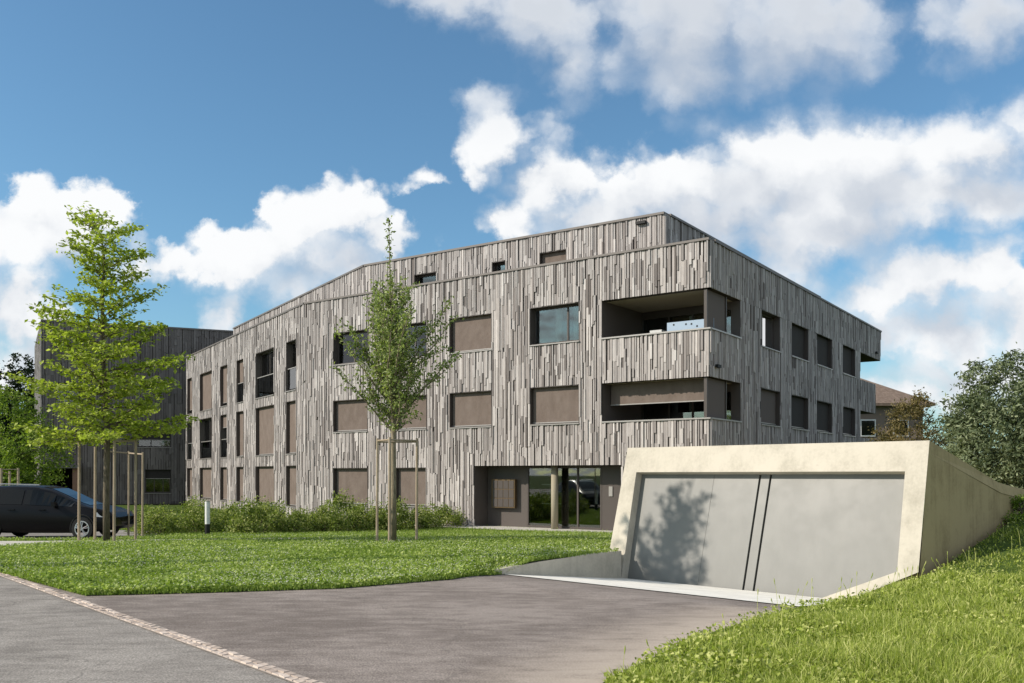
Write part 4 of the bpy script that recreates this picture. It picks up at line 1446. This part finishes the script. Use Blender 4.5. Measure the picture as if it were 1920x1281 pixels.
brs += [(t_of_z(3.6), 0.1, 2.1, R(40)), (t_of_z(3.3), 3.0, 1.5, R(50)), (t_of_z(3.8), 2.6, 3.0, R(75)), (t_of_z(4.6), 0.25, 2.0, R(30)), (t_of_z(5.0), 2.9, 1.9, R(62)), (t_of_z(5.0), 0.2, 1.9, R(64))]
make_tree(cb, trk, trr, brs, 'staked young tree with upswept grey green crown in the middle of the lawn', M['leaf_grey'], M['bark_pale'], 14,
          leaf_size=0.09, per_twig=12, twig_step=0.12, twig_len=0.27, flat=0.15, spread=0.06, twig_up=0.5, leader_leaves=260, twig_flat=False, tint_sd=0.24)

# tree beyond the left edge whose shadow falls on the garage door
rg = random.Random(31)
d17 = 13.4
sbx, sby = 2.72 + SUN_H.x * d17, 18.22 + SUN_H.y * d17
zc = 0.72 + d17 * math.tan(SUN_EL)
trk = [(sbx, sby, 0.4), (sbx, sby, 4.0), (sbx + .05, sby, 8.0), (sbx, sby + .1, zc), (sbx, sby + .05, zc + 1.9)]
trr = [0.16, 0.13, 0.10, 0.05, 0.01]
zs_ = [p[2] for p in trk]; cumL = [0]
for a, b in zip(trk[:-1], trk[1:]): cumL.append(cumL[-1] + (Vector(b) - Vector(a)).length)
brs = []
az = 0.9
for k in range(38):
    f = k / 37
    az += 2.399
    brs.append((t_of_z(zc - 2.0 + 2.9 * f), az, (1.45 - 0.9 * f) * rg.uniform(0.6, 1.15), R(30 + 30 * f)))
make_tree((sbx, sby, 0.4), trk, trr, brs, 'tall slim roadside tree beyond the left edge that shades the garage door', M['leaf_grey'], M['bark_pale'], 15,
          leaf_size=0.13, per_twig=14, twig_step=0.15, twig_len=0.34, flat=0.2, spread=0.06, twig_up=0.3, twig_flat=False, name='roadside_tree')


# stakes
def stake_frame(name, posts, bars, label, r=0.035, yv=22.9):
    b = posts[0]
    root = empty(name, (b[0], b[1], b[2]), label, 'tree support', 'wooden stake frames holding young trees')
    for (x, y, z0, z1) in posts:
        m_ = MB(); m_.tube([(x, y, z0), (x + 0.01, y, z1)], [r, r * 0.92], 9); m_.build('stake', M['stake'], root, origin=(x, y, z0))
    for (p, q) in bars:
        m_ = MB(); m_.tube([p, q], 0.022, 6); m_.build('crossbar', M['stake'], root, origin=p)
    return root


def post(px, pyb, pyt, y):
    x = (px - 960) / FPX * y
    zb_ = float(lawn_z(np.array([x]), np.array([float(y)]))[0]) - 0.05
    return (x, y, zb_, CZ + (889 - pyt) / FPX * y)


cp = [post(707, 1018, 822, 22.6), post(730, 1022, 820, 22.3), post(781, 1018, 822, 23.2)]
tp = lambda p, dz=0.0: (p[0], p[1], p[3] - 0.06 + dz)
stake_frame('tree_support', cp, [(tp(cp[0]), tp(cp[1])), (tp(cp[1]), tp(cp[2])), (tp(cp[0], -.03), tp(cp[2], -.03))], 'three round wooden stakes and crossbars around the trunk of the middle tree')
lp = [post(148, 1008, 822, 23.4), post(214, 1020, 823, 22.5), post(254, 1022, 822, 23.3), post(178, 1010, 838, 24.2)]
stake_frame('tree_support', lp, [(tp(lp[1]), tp(lp[2]))], 'tall wooden stakes around the trunk of the lime green tree on the left')
rp = [post(197, 1000, 842, 26.6), post(241, 996, 846, 27.2), post(267, 1005, 848, 26.4)]
stake_frame('tree_support', rp, [(tp(rp[0]), tp(rp[1])), (tp(rp[1]), tp(rp[2]))], 'thinner wooden stakes with a top bar beside the car nose', r=0.03)
fp = [post(2, 930, 878, 44), post(18, 930, 884, 45), post(34, 930, 878, 44.5)]
stake_frame('tree_support', fp, [(tp(fp[0]), tp(fp[2])), (tp(fp[0], -.1), tp(fp[1], -.1))], 'far wooden stake frame above the roof of the parked car at the left edge', r=0.06)


# leafy masses
def foliage(name, lobes, n, size, m, seed, label, cat, clump=0.35, group=None, base=None, trunk=None, tint_sd=0.18, nclump=None, flat=0.1, aspect=0.55, zmin=None, bark='bark'):
    rs = np.random.RandomState(seed)
    root = empty(name, base, label, cat, group)
    lob = np.array(lobes, float)
    wgt = lob[:, 3] * lob[:, 4] + lob[:, 4] * lob[:, 5]; wgt /= wgt.sum()
    nc = nclump or max(20, n // 45)
    li = rs.choice(len(lob), nc, p=wgt)
    d = rs.normal(size=(nc, 3)); d /= np.linalg.norm(d, axis=1)[:, None]
    rr = rs.uniform(0.55, 1.06, nc) ** 0.7
    C = lob[li, :3] + d * lob[li, 3:6] * rr[:, None]
    ct = rs.normal(0.5, 0.14, nc)
    k = rs.randint(0, nc, n)
    L = C[k] + rs.normal(size=(n, 3)) * clump * rs.uniform(0.5, 1.1, (n, 1)) * np.array([1, 1, 0.75])
    if zmin is not None: L[:, 2] = np.maximum(L[:, 2], zmin + rs.uniform(0, 0.15, n))
    b = np.array(base)
    link('crown', leaf_mesh('crown', L - b, size, rs, m, flat, aspect, tintv=ct[k], tint_sd=tint_sd), root)
    tb_ = MB()
    if trunk:
        top = Vector(lob[0][:3]) - Vector(base)
        tb_.tube([(0, 0, -0.1), (top.x * .4, top.y * .4, top.z * 0.5), tuple(top)], [trunk, trunk * 0.75, trunk * 0.3], 8, True)
        for i in range(0, nc, max(1, nc // 26)):
            c = Vector(C[i] - b)
            s0 = Vector((top.x * .4, top.y * .4, top.z * (0.35 + 0.5 * rs.rand())))
            tb_.tube([s0, s0.lerp(c, 0.5) + Vector((0, 0, -.1)), c], [trunk * 0.35, trunk * 0.2, trunk * 0.05], 5, False)
    else:
        for i in range(0, nc, max(1, nc // 14)):
            c = Vector(C[i] - b)
            tb_.tube([(c.x * 0.15, c.y * 0.15, -0.05), (c.x * 0.6, c.y * 0.6, c.z * 0.6), c], [0.02, 0.014, 0.005], 4, False)
    link('trunk' if trunk else 'stems', tb_.mesh('trunk', M[bark], True), root)
    return root


foliage('willow_shrub', [(15.0, 26.6, 3.2, 2.5, 2.4, 2.4), (13.3, 25.6, 2.6, 1.15, 1.6, 1.7), (14.6, 24.4, 2.2, 1.6, 1.5, 1.4), (17.5, 26.5, 3.6, 2.6, 2.4, 2.6)], 85000, 0.14,
        M['leaf_willow'], 40, 'big round silver green bush behind the garage wall at the right edge', 'bush', clump=0.16, base=(15.0, 26.6, 1.2), trunk=0.2, aspect=0.35, nclump=2300)
foliage('autumn_tree', [(12.75, 29.6, 3.2, 0.75, 0.8, 1.2), (12.2, 29.9, 2.6, 0.7, 0.8, 1.0), (13.6, 29.4, 2.5, 0.8, 0.9, 1.0), (13.0, 29.6, 4.2, 0.3, 0.3, 0.5), (11.7, 29.9, 2.0, 0.5, 0.6, 0.7)], 14000, 0.08,
        M['leaf_rust'], 41, 'rusty olive small tree between the wood clad block and the big silver green bush', 'tree', clump=0.13, base=(12.9, 29.6, 0.9), trunk=0.07, nclump=260)

# shrub border along the foot of the facade
shr = [(-11.0, 28.9), (-10.2, 30.1), (-11.9, 30.6), (-9.2, 30.9), (-8.2, 29.7), (-8.2, 31.6), (-7.2, 30.6), (-6.2, 31.3), (-7.1, 32.4), (-5.2, 32.0), (-6.1, 33.1), (-4.2, 32.9), (-5.0, 34.0), (-3.3, 33.9), (-2.7, 35.2), (-13.0, 33.5), (-12.0, 35.2), (-10.6, 33.4), (-9.2, 34.3)]
where = ['in front of the car nose, closest to the left tree', 'just left of the black and white bollard light', 'behind the bollard light on its left', 'just right of the bollard light',
         'in front row a step right of the bollard light', 'below the widest blind of the wing', 'below the narrow window at the bend of the facade', 'in front of the bend between the wing and the long front',
         'at the foot of the wall left of the ground floor blinds', 'left of the middle tree in the front row', 'under the left ground floor blind', 'right behind the middle tree trunk',
         'under the right ground floor blind', 'just right of the middle tree stakes', 'last of the border before the entrance porch', 'at the foot of the wing near its far end', 'below the second blind column of the wing',
         'behind the front row below the wing', 'below the narrow blinds of the wing']
protos = []
for k in range(3):
    rs = np.random.RandomState(60 + k)
    n = 3200
    nc = 90
    d = rs.normal(size=(nc, 3)); d /= np.linalg.norm(d, axis=1)[:, None]; d[:, 2] = np.abs(d[:, 2])
    C = d * np.array([0.82, 0.8, 0.85]) * rs.uniform(0.5, 1.05, nc)[:, None] + [0, 0, 0.12]
    kk = rs.randint(0, nc, n)
    L = C[kk] + rs.normal(size=(n, 3)) * 0.085
    L[:, 2] = np.abs(L[:, 2])
    me = leaf_mesh('crown', L, 0.075, rs, M['leaf_shrub'], 0.2, 0.6, tintv=rs.normal(0.5, .14, nc)[kk], tint_sd=0.22)
    tb_ = MB()
    for i in range(16):
        c = Vector(C[i]); tb_.tube([(c.x * .15, c.y * .15, -.05), (c.x * .6, c.y * .6, c.z * .6), c], [.014, .01, .003], 4, False)
    protos.append((me, tb_.mesh('stems', M['bark'])))
rg = random.Random(77)
for i, ((x, y), wh) in enumerate(zip(shr, where)):
    root = empty('border_shrub', (x, y, float(base_z(y))), 'leafy green border shrub ' + wh, 'shrub', 'shrubs in the border along the facade')
    root.rotation_euler = (0, 0, rg.uniform(0, 6.28))
    s_ = rg.uniform(0.85, 1.12)
    root.scale = (s_, s_, s_ * rg.uniform(0.85, 1.1) * (1.12 if i < 12 else 0.95))
    a, b = protos[i % 3]
    link('crown', a, root); link('stems', b, root)

# background trees on the left
foliage('background_tree', [(-26.5, 48, 4.2, 2.4, 2.0, 2.4), (-24.3, 47, 2.9, 1.7, 1.7, 1.7), (-27.0, 47, 2.2, 2.6, 1.5, 1.6)], 15000, 0.16, M['leaf_mid'], 50,
        'bright green bushy tree at the left edge above the parked car', 'tree', clump=0.25, base=(-26.3, 48, 0.1), trunk=0.14, nclump=380)
for i, (x, y, h, r, lb) in enumerate([(-49.9, 88, 11.5, 3.6, 'dark conifer at the far left edge, leftmost of the dark row'), (-48.2, 91, 13.0, 3.4, 'tallest dark conifer peeking above the bright green tree'), (-46.4, 92, 12.2, 3.4, 'dark conifer beside the bright corner of the shaded block'), (-54, 92, 12, 3, 'dark conifer just beyond the left edge of view')]):
    lob = [(x, y, 1.5 + h * f, r * (1.15 - f), r * (1.15 - f), h * 0.13) for f in (0.1, 0.25, 0.4, 0.55, 0.7, 0.85)]
    foliage('conifer', lob, 12000, 0.34, M['leaf_dark'], 70 + i, lb, 'tree', clump=0.30, base=(x, y, 0), trunk=0.25, nclump=420, group='dark conifers behind the block')

for i, (x, y, h, lb) in enumerate([(38, 53, 9.5, 'big green tree far right behind the silver green bush, nearest of three'), (47, 58, 11.5, 'tallest big green tree far out to the right of the house'), (36, 44, 8.0, 'lower big green tree to the right beyond the grass bank')]):
    foliage('background_tree', [(x, y, h * .62, h * .36, h * .36, h * .33), (x + 1.5, y - 1, h * .42, h * .33, h * .33, h * .25)], 14000, 0.3, M['leaf_mid'], 120 + i, lb, 'tree', clump=0.45, base=(x, y, 0), trunk=0.25, nclump=340, group='big trees out to the right')

# ------------------------------------------------------------------ house behind on the right
hs = empty('house', (27, 72, 0), 'brown hip roofed house rising behind the rusty tree on the right', 'house')
hx0, hx1, hy0, hy1, he, ha = 21.0, 32.0, 70, 80, 7.4, 9.3
w_ = MB()
w_.box(hx0 + .6, hx1 - .7, hy0 + .6, hy1 - .6, 0, he - 0.05)
w_.build('wall', M['housewall'], hs)
w_ = MB()
r1, r2 = (22.5, 75, 10.2), (27.0, 75, 10.2)
for za in (0, -0.16):
    pass
c_ = [(hx0, hy0, he), (hx1, hy0, he), (hx1, hy1, he), (hx0, hy1, he)]
w_.quad(c_[0], c_[1], r2, r1); w_.add([c_[1], c_[2], r2], [(0, 1, 2)]); w_.quad(c_[2], c_[3], r1, r2); w_.add([c_[3], c_[0], r1], [(0, 1, 2)])
w_.box(hx0, hx1, hy0, hy1, he - 0.2, he - 0.01)
w_.build('roof', M['rooftile'], hs)
for (a, b) in ((29.0, 30.2), (26.5, 27.7)):
    w_ = MB(); w_.box(a, b, hy0 + .55, hy0 + .62, 4.9, 6.2); wn_ = w_.build('window', M['white'], hs)
    w_ = MB(); w_.box(a + .1, b - .1, hy0 + .53, hy0 + .545, 5.0, 6.1); w_.build('pane', M['carglass'], wn_)

# ------------------------------------------------------------------ parked car
CX, CY = -14.75, 27.0
cz0 = float(base_z(CY)) + 0.01
car = empty('car', (CX, CY, cz0), 'dark people carrier parked side on behind the footpath at the left edge', 'car')
# stations along the length: x, lower z, belt z, roof z, half width low, half width belt, half width roof
st = [(-0.86, .42, .86, .90, .70, .72, .60), (-0.80, .30, .95, 1.25, .80, .82, .55), (-0.62, .24, 1.0, 1.54, .86, .87, .60), (-0.2, .22, 1.02, 1.615, .89, .90, .64), (0.6, .20, 1.02, 1.64, .90, .91, .66), (1.3, .20, 1.0, 1.62, .90, .91, .66),
      (1.75, .20, .98, 1.53, .90, .91, .62), (2.2, .20, .97, 1.33, .90, .91, .60), (2.65, .20, .96, 1.10, .90, .90, .62), (2.95, .22, .93, .99, .90, .88, .66), (3.35, .24, .86, .90, .88, .85, .66), (3.66, .28, .74, .79, .82, .80, .60), (3.80, .38, .62, .64, .70, .68, .5)]
cb_ = MB(); rings = []
for (x, zl, zb, zr, wl, wb2, wr2) in st:
    half = [(0, zl - .0), (wl * .93, zl), (wl, zl + .14), (wb2 + .01, (zl + zb) / 2 + .05), (wb2, zb), (wr2 + (wb2 - wr2) * .12, zr - (zr - zb) * .14), (wr2 * .8, zr - .01), (0, zr)]
    ring = [(CX + x, CY - w, cz0 + z) for w, z in half] + [(CX + x, CY + w, cz0 + z) for w, z in half[-2:0:-1]]
    rings.append(ring)
k = len(rings[0]); vs = [p for r_ in rings for p in r_]; fs = []
for i in range(len(rings) - 1):
    for j in range(k):
        fs.append((i * k + j, i * k + (j + 1) % k, (i + 1) * k + (j + 1) % k, (i + 1) * k + j))
fs.append(tuple(range(k))); fs.append(tuple((len(rings) - 1) * k + j for j in range(k))[::-1])
cb_.add(vs, fs)
body = cb_.build('body', M['carpaint'], car, smooth=True)


def side_pt(x, f, off=0.012):
    for a, b in zip(st[:-1], st[1:]):
        if a[0] <= x <= b[0]:
            t_ = (x - a[0]) / (b[0] - a[0]); q = [a[i] + (b[i] - a[i]) * t_ for i in range(7)]
    zb, zr, wb2, wr2 = q[2], q[3], q[5], q[6]
    w0, z0 = wb2, zb; w1, z1 = wr2 + (wb2 - wr2) * .12, zr - (zr - zb) * .14
    return (CX + x, CY - (w0 + (w1 - w0) * f) - off, cz0 + z0 + (z1 - z0) * f)


for (xa, xb) in ((-0.55, 0.10), (0.17, 1.02), (1.09, 1.98), (2.03, 2.55)):
    w_ = MB(); n_ = 5
    for i in range(n_):
        a = xa + (xb - xa) * i / n_; b = xa + (xb - xa) * (i + 1) / n_
        w_.quad(side_pt(a, .06), side_pt(b, .06), side_pt(b, .93), side_pt(a, .93))
    w_.build('side_window', M['carglass'], car)
w_ = MB()
for (xa, xb) in ((1.45, 1.75), (1.75, 2.2), (2.2, 2.65), (2.65, 2.9)):
    def tp_(x, w):
        for a, b in zip(st[:-1], st[1:]):
            if a[0] <= x <= b[0]: t_ = (x - a[0]) / (b[0] - a[0]); return (CX + x, CY + w, cz0 + a[3] + (b[3] - a[3]) * t_ + .012 - 0.010 * abs(w) / .5)
    w_.quad(tp_(xa, -.46), tp_(xb, -.46), tp_(xb, .46), tp_(xa, .46))
w_.build('windscreen', M['carglass'], car)
w_ = MB()
w_.tube([(CX - .5, CY - .58, cz0 + 1.62), (CX + .3, CY - .62, cz0 + 1.68), (CX + 1.4, CY - .60, cz0 + 1.65)], .018, 6); w_.build('roof_rail', M['alloy'], car)
for sy in (-1, 1):
    for wx in (0.0, 2.88):
        w_ = MB(); y0 = CY + sy * .925
        ring_ = lambda r_, yy: [(CX + wx + r_ * math.cos(2 * math.pi * q / 24), yy, cz0 + .325 + r_ * math.sin(2 * math.pi * q / 24)) for q in range(24)]
        A_, B_, C_ = ring_(.325, y0), ring_(.325, y0 - sy * .2), ring_(.225, y0 + sy * .005)
        w_.add(A_ + B_ + C_, [(q, (q + 1) % 24, 24 + (q + 1) % 24, 24 + q) for q in range(24)] + [(q, (q + 1) % 24, 48 + (q + 1) % 24, 48 + q) for q in range(24)])
        wh_ = w_.build('wheel', M['tyre'], car)
        w_ = MB()
        yy = y0 + sy * .006
        ro, ri = ring_(.225, yy), ring_(.195, yy)
        w_.add(ro + ri, [(q, (q + 1) % 24, 24 + (q + 1) % 24, 24 + q) for q in range(24)])
        for q in range(5):
            a = 2 * math.pi * q / 5 + .3
            for da in (-.16, .16):
                p0_ = Vector((CX + wx + .03 * math.cos(a), yy - sy * -.01, cz0 + .325 + .03 * math.sin(a))); p1_ = Vector((CX + wx + .2 * math.cos(a + da), yy, cz0 + .325 + .2 * math.sin(a + da)))
                w_.tube([p0_, p1_], .014, 5)
        w_.tube([(CX + wx, yy - .01, cz0 + .325), (CX + wx, yy + .012, cz0 + .325)], .05, 12)
        w_.build('rim', M['alloy'], wh_)
        if sy < 0:
            w_ = MB(); pts_ = [(CX + wx + .365 * math.cos(t_), CY - .90, cz0 + .325 + .385 * math.sin(t_)) for t_ in np.linspace(-.25, math.pi + .25, 16)]
            w_.tube(pts_, .022, 6); w_.build('wheel_arch', M['black'], car)
w_ = MB(); w_.hexa([(CX + 3.30, CY - .885, cz0 + .66), (CX + 3.62, CY - .80, cz0 + .64), (CX + 3.60, CY - .70, cz0 + .64), (CX + 3.3, CY - .80, cz0 + .66), (CX + 3.25, CY - .875, cz0 + .80), (CX + 3.6, CY - .78, cz0 + .73), (CX + 3.58, CY - .68, cz0 + .74), (CX + 3.25, CY - .78, cz0 + .82)])
w_.build('headlight', M['lens'], car)
w_ = MB(); w_.hexa([(CX + 2.0, CY - 1.05, cz0 + .98), (CX + 2.12, CY - 1.05, cz0 + .98), (CX + 2.14, CY - .90, cz0 + .98), (CX + 2.0, CY - .90, cz0 + .98), (CX + 2.0, CY - 1.05, cz0 + 1.12), (CX + 2.09, CY - 1.05, cz0 + 1.12), (CX + 2.12, CY - .90, cz0 + 1.10), (CX + 2.0, CY - .90, cz0 + 1.10)])
w_.build('mirror', M['carpaint'], car)
for x in (0.62, 1.55):
    w_ = MB(); w_.box(CX + x, CX + x + .2, CY - .945, CY - .915, cz0 + .86, cz0 + .89); w_.build('door_handle', M['carpaint'], car)

for ob in [c for c in bpy.data.objects if c.parent is car or (c.parent and c.parent.parent is car)]:
    me = ob.data
    dx_ = CX if ob.parent is car else CX
    for v in me.vertices:
        v.co.x = CX + (v.co.x - CX) * 0.92
        if v.co.z > cz0 + 0.7: v.co.z = cz0 + 0.7 + (v.co.z - cz0 - 0.7) * 0.90

# ------------------------------------------------------------------ bollard light
bx, by = px_pt(389, 1000, 30.3)[0], 30.3 - 2.3
bx = (389 - 960) / FPX * by
bz = float(base_z(by))
bo = empty('bollard_light', (bx, by, bz), 'slim bollard light with white head and black foot in front of the shrubs', 'bollard light')
w_ = MB(); w_.tube([(bx, by, bz - .05), (bx, by, bz + .40)], .075, 14); w_.build('foot', M['black'], bo)
w_ = MB(); w_.tube([(bx, by, bz + .40), (bx, by, bz + 1.08)], .073, 14); w_.build('head', M['white'], bo)
w_ = MB(); w_.tube([(bx, by, bz + 1.08), (bx, by, bz + 1.10)], .078, 14); w_.build('cap', M['sill'], bo)


# ------------------------------------------------------------------ grass
def grass(name, X, Y, Z, h, wd, m, seed, lean=0.35, label=None, tint_mu=0.5, patch=0.35, tint_sd=0.22):
    rs = np.random.RandomState(seed)
    n = len(X)
    az_ = rs.uniform(0, 2 * np.pi, n)
    H_ = h * rs.uniform(0.5, 1.35, n); L_ = H_ * np.abs(rs.normal(0, lean, n))
    la = rs.uniform(0, 2 * np.pi, n)
    bx_, by_ = np.cos(az_) * wd / 2, np.sin(az_) * wd / 2
    B = np.stack([X, Y, Z - 0.01], 1)
    p0 = B + np.stack([bx_, by_, 0 * bx_], 1); p1 = B - np.stack([bx_, by_, 0 * bx_], 1)
    tip = B + np.stack([np.cos(la) * L_, np.sin(la) * L_, H_], 1)
    V_ = np.stack([p0, p1, tip], 1).reshape(-1, 3)
    pn = np.sin(X * 1.3 + np.sin(Y * 1.1) * 2) * np.cos(Y * 1.7 + np.sin(X * .8) * 2) * 0.5 + np.sin(X * 4.1 + Y * 2.7) * np.sin(Y * 5.3 - X) * .3
    t_ = np.clip(tint_mu + patch * pn * .6 + rs.normal(0, tint_sd, n), 0, 1)
    me = tri_mesh(name, V_, np.arange(3 * n).reshape(-1, 3), m, t_)
    o = link(name, me)
    o['kind'] = 'stuff'; o['label'] = label; o['category'] = 'grass'
    return o


def scatter(poly, dens_f, zf, seed, excl=(), ymax=38, n=900000):
    rs = np.random.RandomState(seed)
    # sample uniformly in view bearing and in a depth law that thins out with distance
    y0, y1 = dens_f
    u_ = rs.rand(n)
    Y = 1.0 / (1 / y0 + (1 / y1 - 1 / y0) * u_)        # pdf ~ 1/y^2
    X = (rs.uniform(-0.62, 0.62, n)) * Y
    ok = inpoly(X, Y, poly)
    for e in excl: ok &= ~inpoly(X, Y, e)
    X, Y = X[ok], Y[ok]
    return X, Y, zf(X, Y)


X, Y, Z = scatter(LAWN, (11.5, 40.0), lawn_z, 1, (PATH, ENTR, PARKING), n=620000)
d = seg_dist(X, Y, LAWN_EDGE)
hh = np.where(Y > 27, 0.10, 0.075) * np.clip(0.55 + d, 0.55, 1)
grass('grass', X, Y, Z, hh, 0.016 + Y * 0.0004, M['grass'], 2, label='short green lawn grass with clover between the path and the driveway')
X, Y, Z = scatter(MOUND, (5.0, 26.0), mound_z, 3, n=460000)
d = seg_dist(X, Y, MOUND_EDGE)
keep = np.random.RandomState(4).rand(len(X)) < np.clip(0.25 + d * 2.2, 0, 1)
X, Y, Z, d = X[keep], Y[keep], Z[keep], d[keep]
rs = np.random.RandomState(6)
hh = (0.10 + 0.05 * np.sin(X * 2.1 + Y) * np.sin(Y * 1.9) + 0.05 * np.sin(X * 17 + 3 * np.sin(Y * 9)) * np.sin(Y * 19 + 2 * np.sin(X * 11))) * np.clip(0.5 + d, 0.5, 1)
s_, a_ = sa(X, Y)
hh = hh * np.where((s_ < 5) & (a_ < 7.2), 0.55, 1.0)
grass('grass', X, Y, Z, hh, 0.013 + Y * 0.0006, M['verge'], 5, lean=0.75, tint_sd=0.34, label='longer yellow green grass on the bank in front of the garage wall')
# broad leaved herbs among the bank grass
rs = np.random.RandomState(23)
X, Y, Z = scatter(MOUND, (5.0, 24.0), mound_z, 24, n=110000)
pc = np.sin(X * 3.3 + 2 * np.sin(Y * 2.4)) * np.sin(Y * 3.9 + np.sin(X * 2.9)) * 0.3
kk = rs.rand(len(X)) < 0.5 + pc * 1.5
X, Y, Z, pc = X[kk], Y[kk], Z[kk], pc[kk]
C = np.stack([X, Y, Z + rs.uniform(0.02, 0.10, len(X))], 1)
o = link('bank_herbs', leaf_mesh('bank_herbs', C, 0.042, rs, M['verge'], 0.35, 0.75, tintv=0.5 + pc, tint_sd=0.32)); o['kind'] = 'stuff'
o['label'] = 'broad leaved herbs mixed into the grass of the bank'; o['category'] = 'ground cover'
# tall flowering stalks
rs = np.random.RandomState(9)
n = 1500
Xs = rs.uniform(0.4, 12, n); Ys = rs.uniform(6.5, 17, n)
ok = inpoly(Xs, Ys, MOUND); Xs, Ys = Xs[ok], Ys[ok]; Zs = mound_z(Xs, Ys)
sd, adn = sa(Xs, Ys)
dd_ = seg_dist(Xs, Ys, MOUND_EDGE)
ok = (dd_ < 1.0) | (np.abs(adn - 6.3) < 0.9); ok &= rs.rand(len(Xs)) < 0.28
Xs, Ys, Zs = Xs[ok], Ys[ok], Zs[ok]
m_ = MB()
for x, y, z in zip(Xs, Ys, Zs):
    h = rs.uniform(0.15, 0.42); lx, ly = rs.normal(0, .06, 2)
    m_.tint = rs.uniform(.5, 1)
    m_.tube([(x, y, z), (x + lx * .4, y + ly * .4, z + h * .6), (x + lx, y + ly, z + h)], [.003, .0025, .001], 3, False)
    m_.tube([(x + lx * .8, y + ly * .8, z + h * .82), (x + lx * .95, y + ly * .95, z + h * .93), (x + lx, y + ly, z + h)], [.003, .006, .002], 4, False)
o = m_.build('grass_stalks', M['verge']); o['kind'] = 'stuff'; o['label'] = 'tall seeding grass stalks along the edge of the bank and the garage frame'; o['category'] = 'grass'
# broad clover leaves among the lawn blades
X, Y, Z = scatter(LAWN, (11.5, 32.0), lawn_z, 21, (PATH, ENTR, PARKING), n=150000)
rs = np.random.RandomState(22)
pc = np.sin(X * 2.3 + 2 * np.sin(Y * 1.4)) * np.sin(Y * 2.9 + np.sin(X * 1.9)) * 0.25
C = np.stack([X, Y, Z + rs.uniform(0.03, 0.085, len(X))], 1)
o = link('clover_leaves', leaf_mesh('clover_leaves', C, 0.045, rs, M['grass'], 0.45, 0.9, tintv=0.62 + pc, tint_sd=0.26)); o['kind'] = 'stuff'
o['label'] = 'low clover leaves growing through the lawn'; o['category'] = 'ground cover'
# clover flowers
X, Y, Z = scatter(LAWN, (11.5, 30.0), lawn_z, 11, (PATH, ENTR, PARKING), n=26000)
pn = np.sin(X * .9 + 1) * np.cos(Y * .7) + np.random.RandomState(3).normal(0, .5, len(X))
X, Y, Z = X[pn > -0.1], Y[pn > -0.1], Z[pn > -0.1]
V_ = []; T_ = []
offs = np.array([(-1, 0, 0), (1, 0, 0), (0, -1, 0), (0, 1, 0), (0, 0, 1), (0, 0, -1)]) * 0.0085
C = np.stack([X, Y, Z + 0.075], 1)
V_ = (C[:, None, :] + offs[None]).reshape(-1, 3)
fo = np.array([(0, 2, 4), (2, 1, 4), (1, 3, 4), (3, 0, 4), (2, 0, 5), (1, 2, 5), (3, 1, 5), (0, 3, 5)])
T_ = (np.arange(len(C))[:, None, None] * 6 + fo[None]).reshape(-1, 3)
o = link('clover_flowers', tri_mesh('clover_flowers', V_, T_, M['clover'])); o['kind'] = 'stuff'
o['label'] = 'small white clover flowers sprinkled over the lawn'; o['category'] = 'flowers'

# bindweed-like ivy tufts hanging over the far end of the garage wall
wl = [(9.55, 17.55, 1.15), (9.9, 17.9, 1.45)]
for i, (x, y, z) in enumerate(wl):
    foliage('wall_weed', [(x, y, z, 0.25, 0.2, 0.14)], 500, 0.06, M['leaf_mid'], 90 + i, ('dark weed tuft growing low against the garage side wall', 'upper weed tuft against the garage side wall near its end')[i], 'weed', clump=0.07, base=(x, y, z - 0.15), nclump=30)
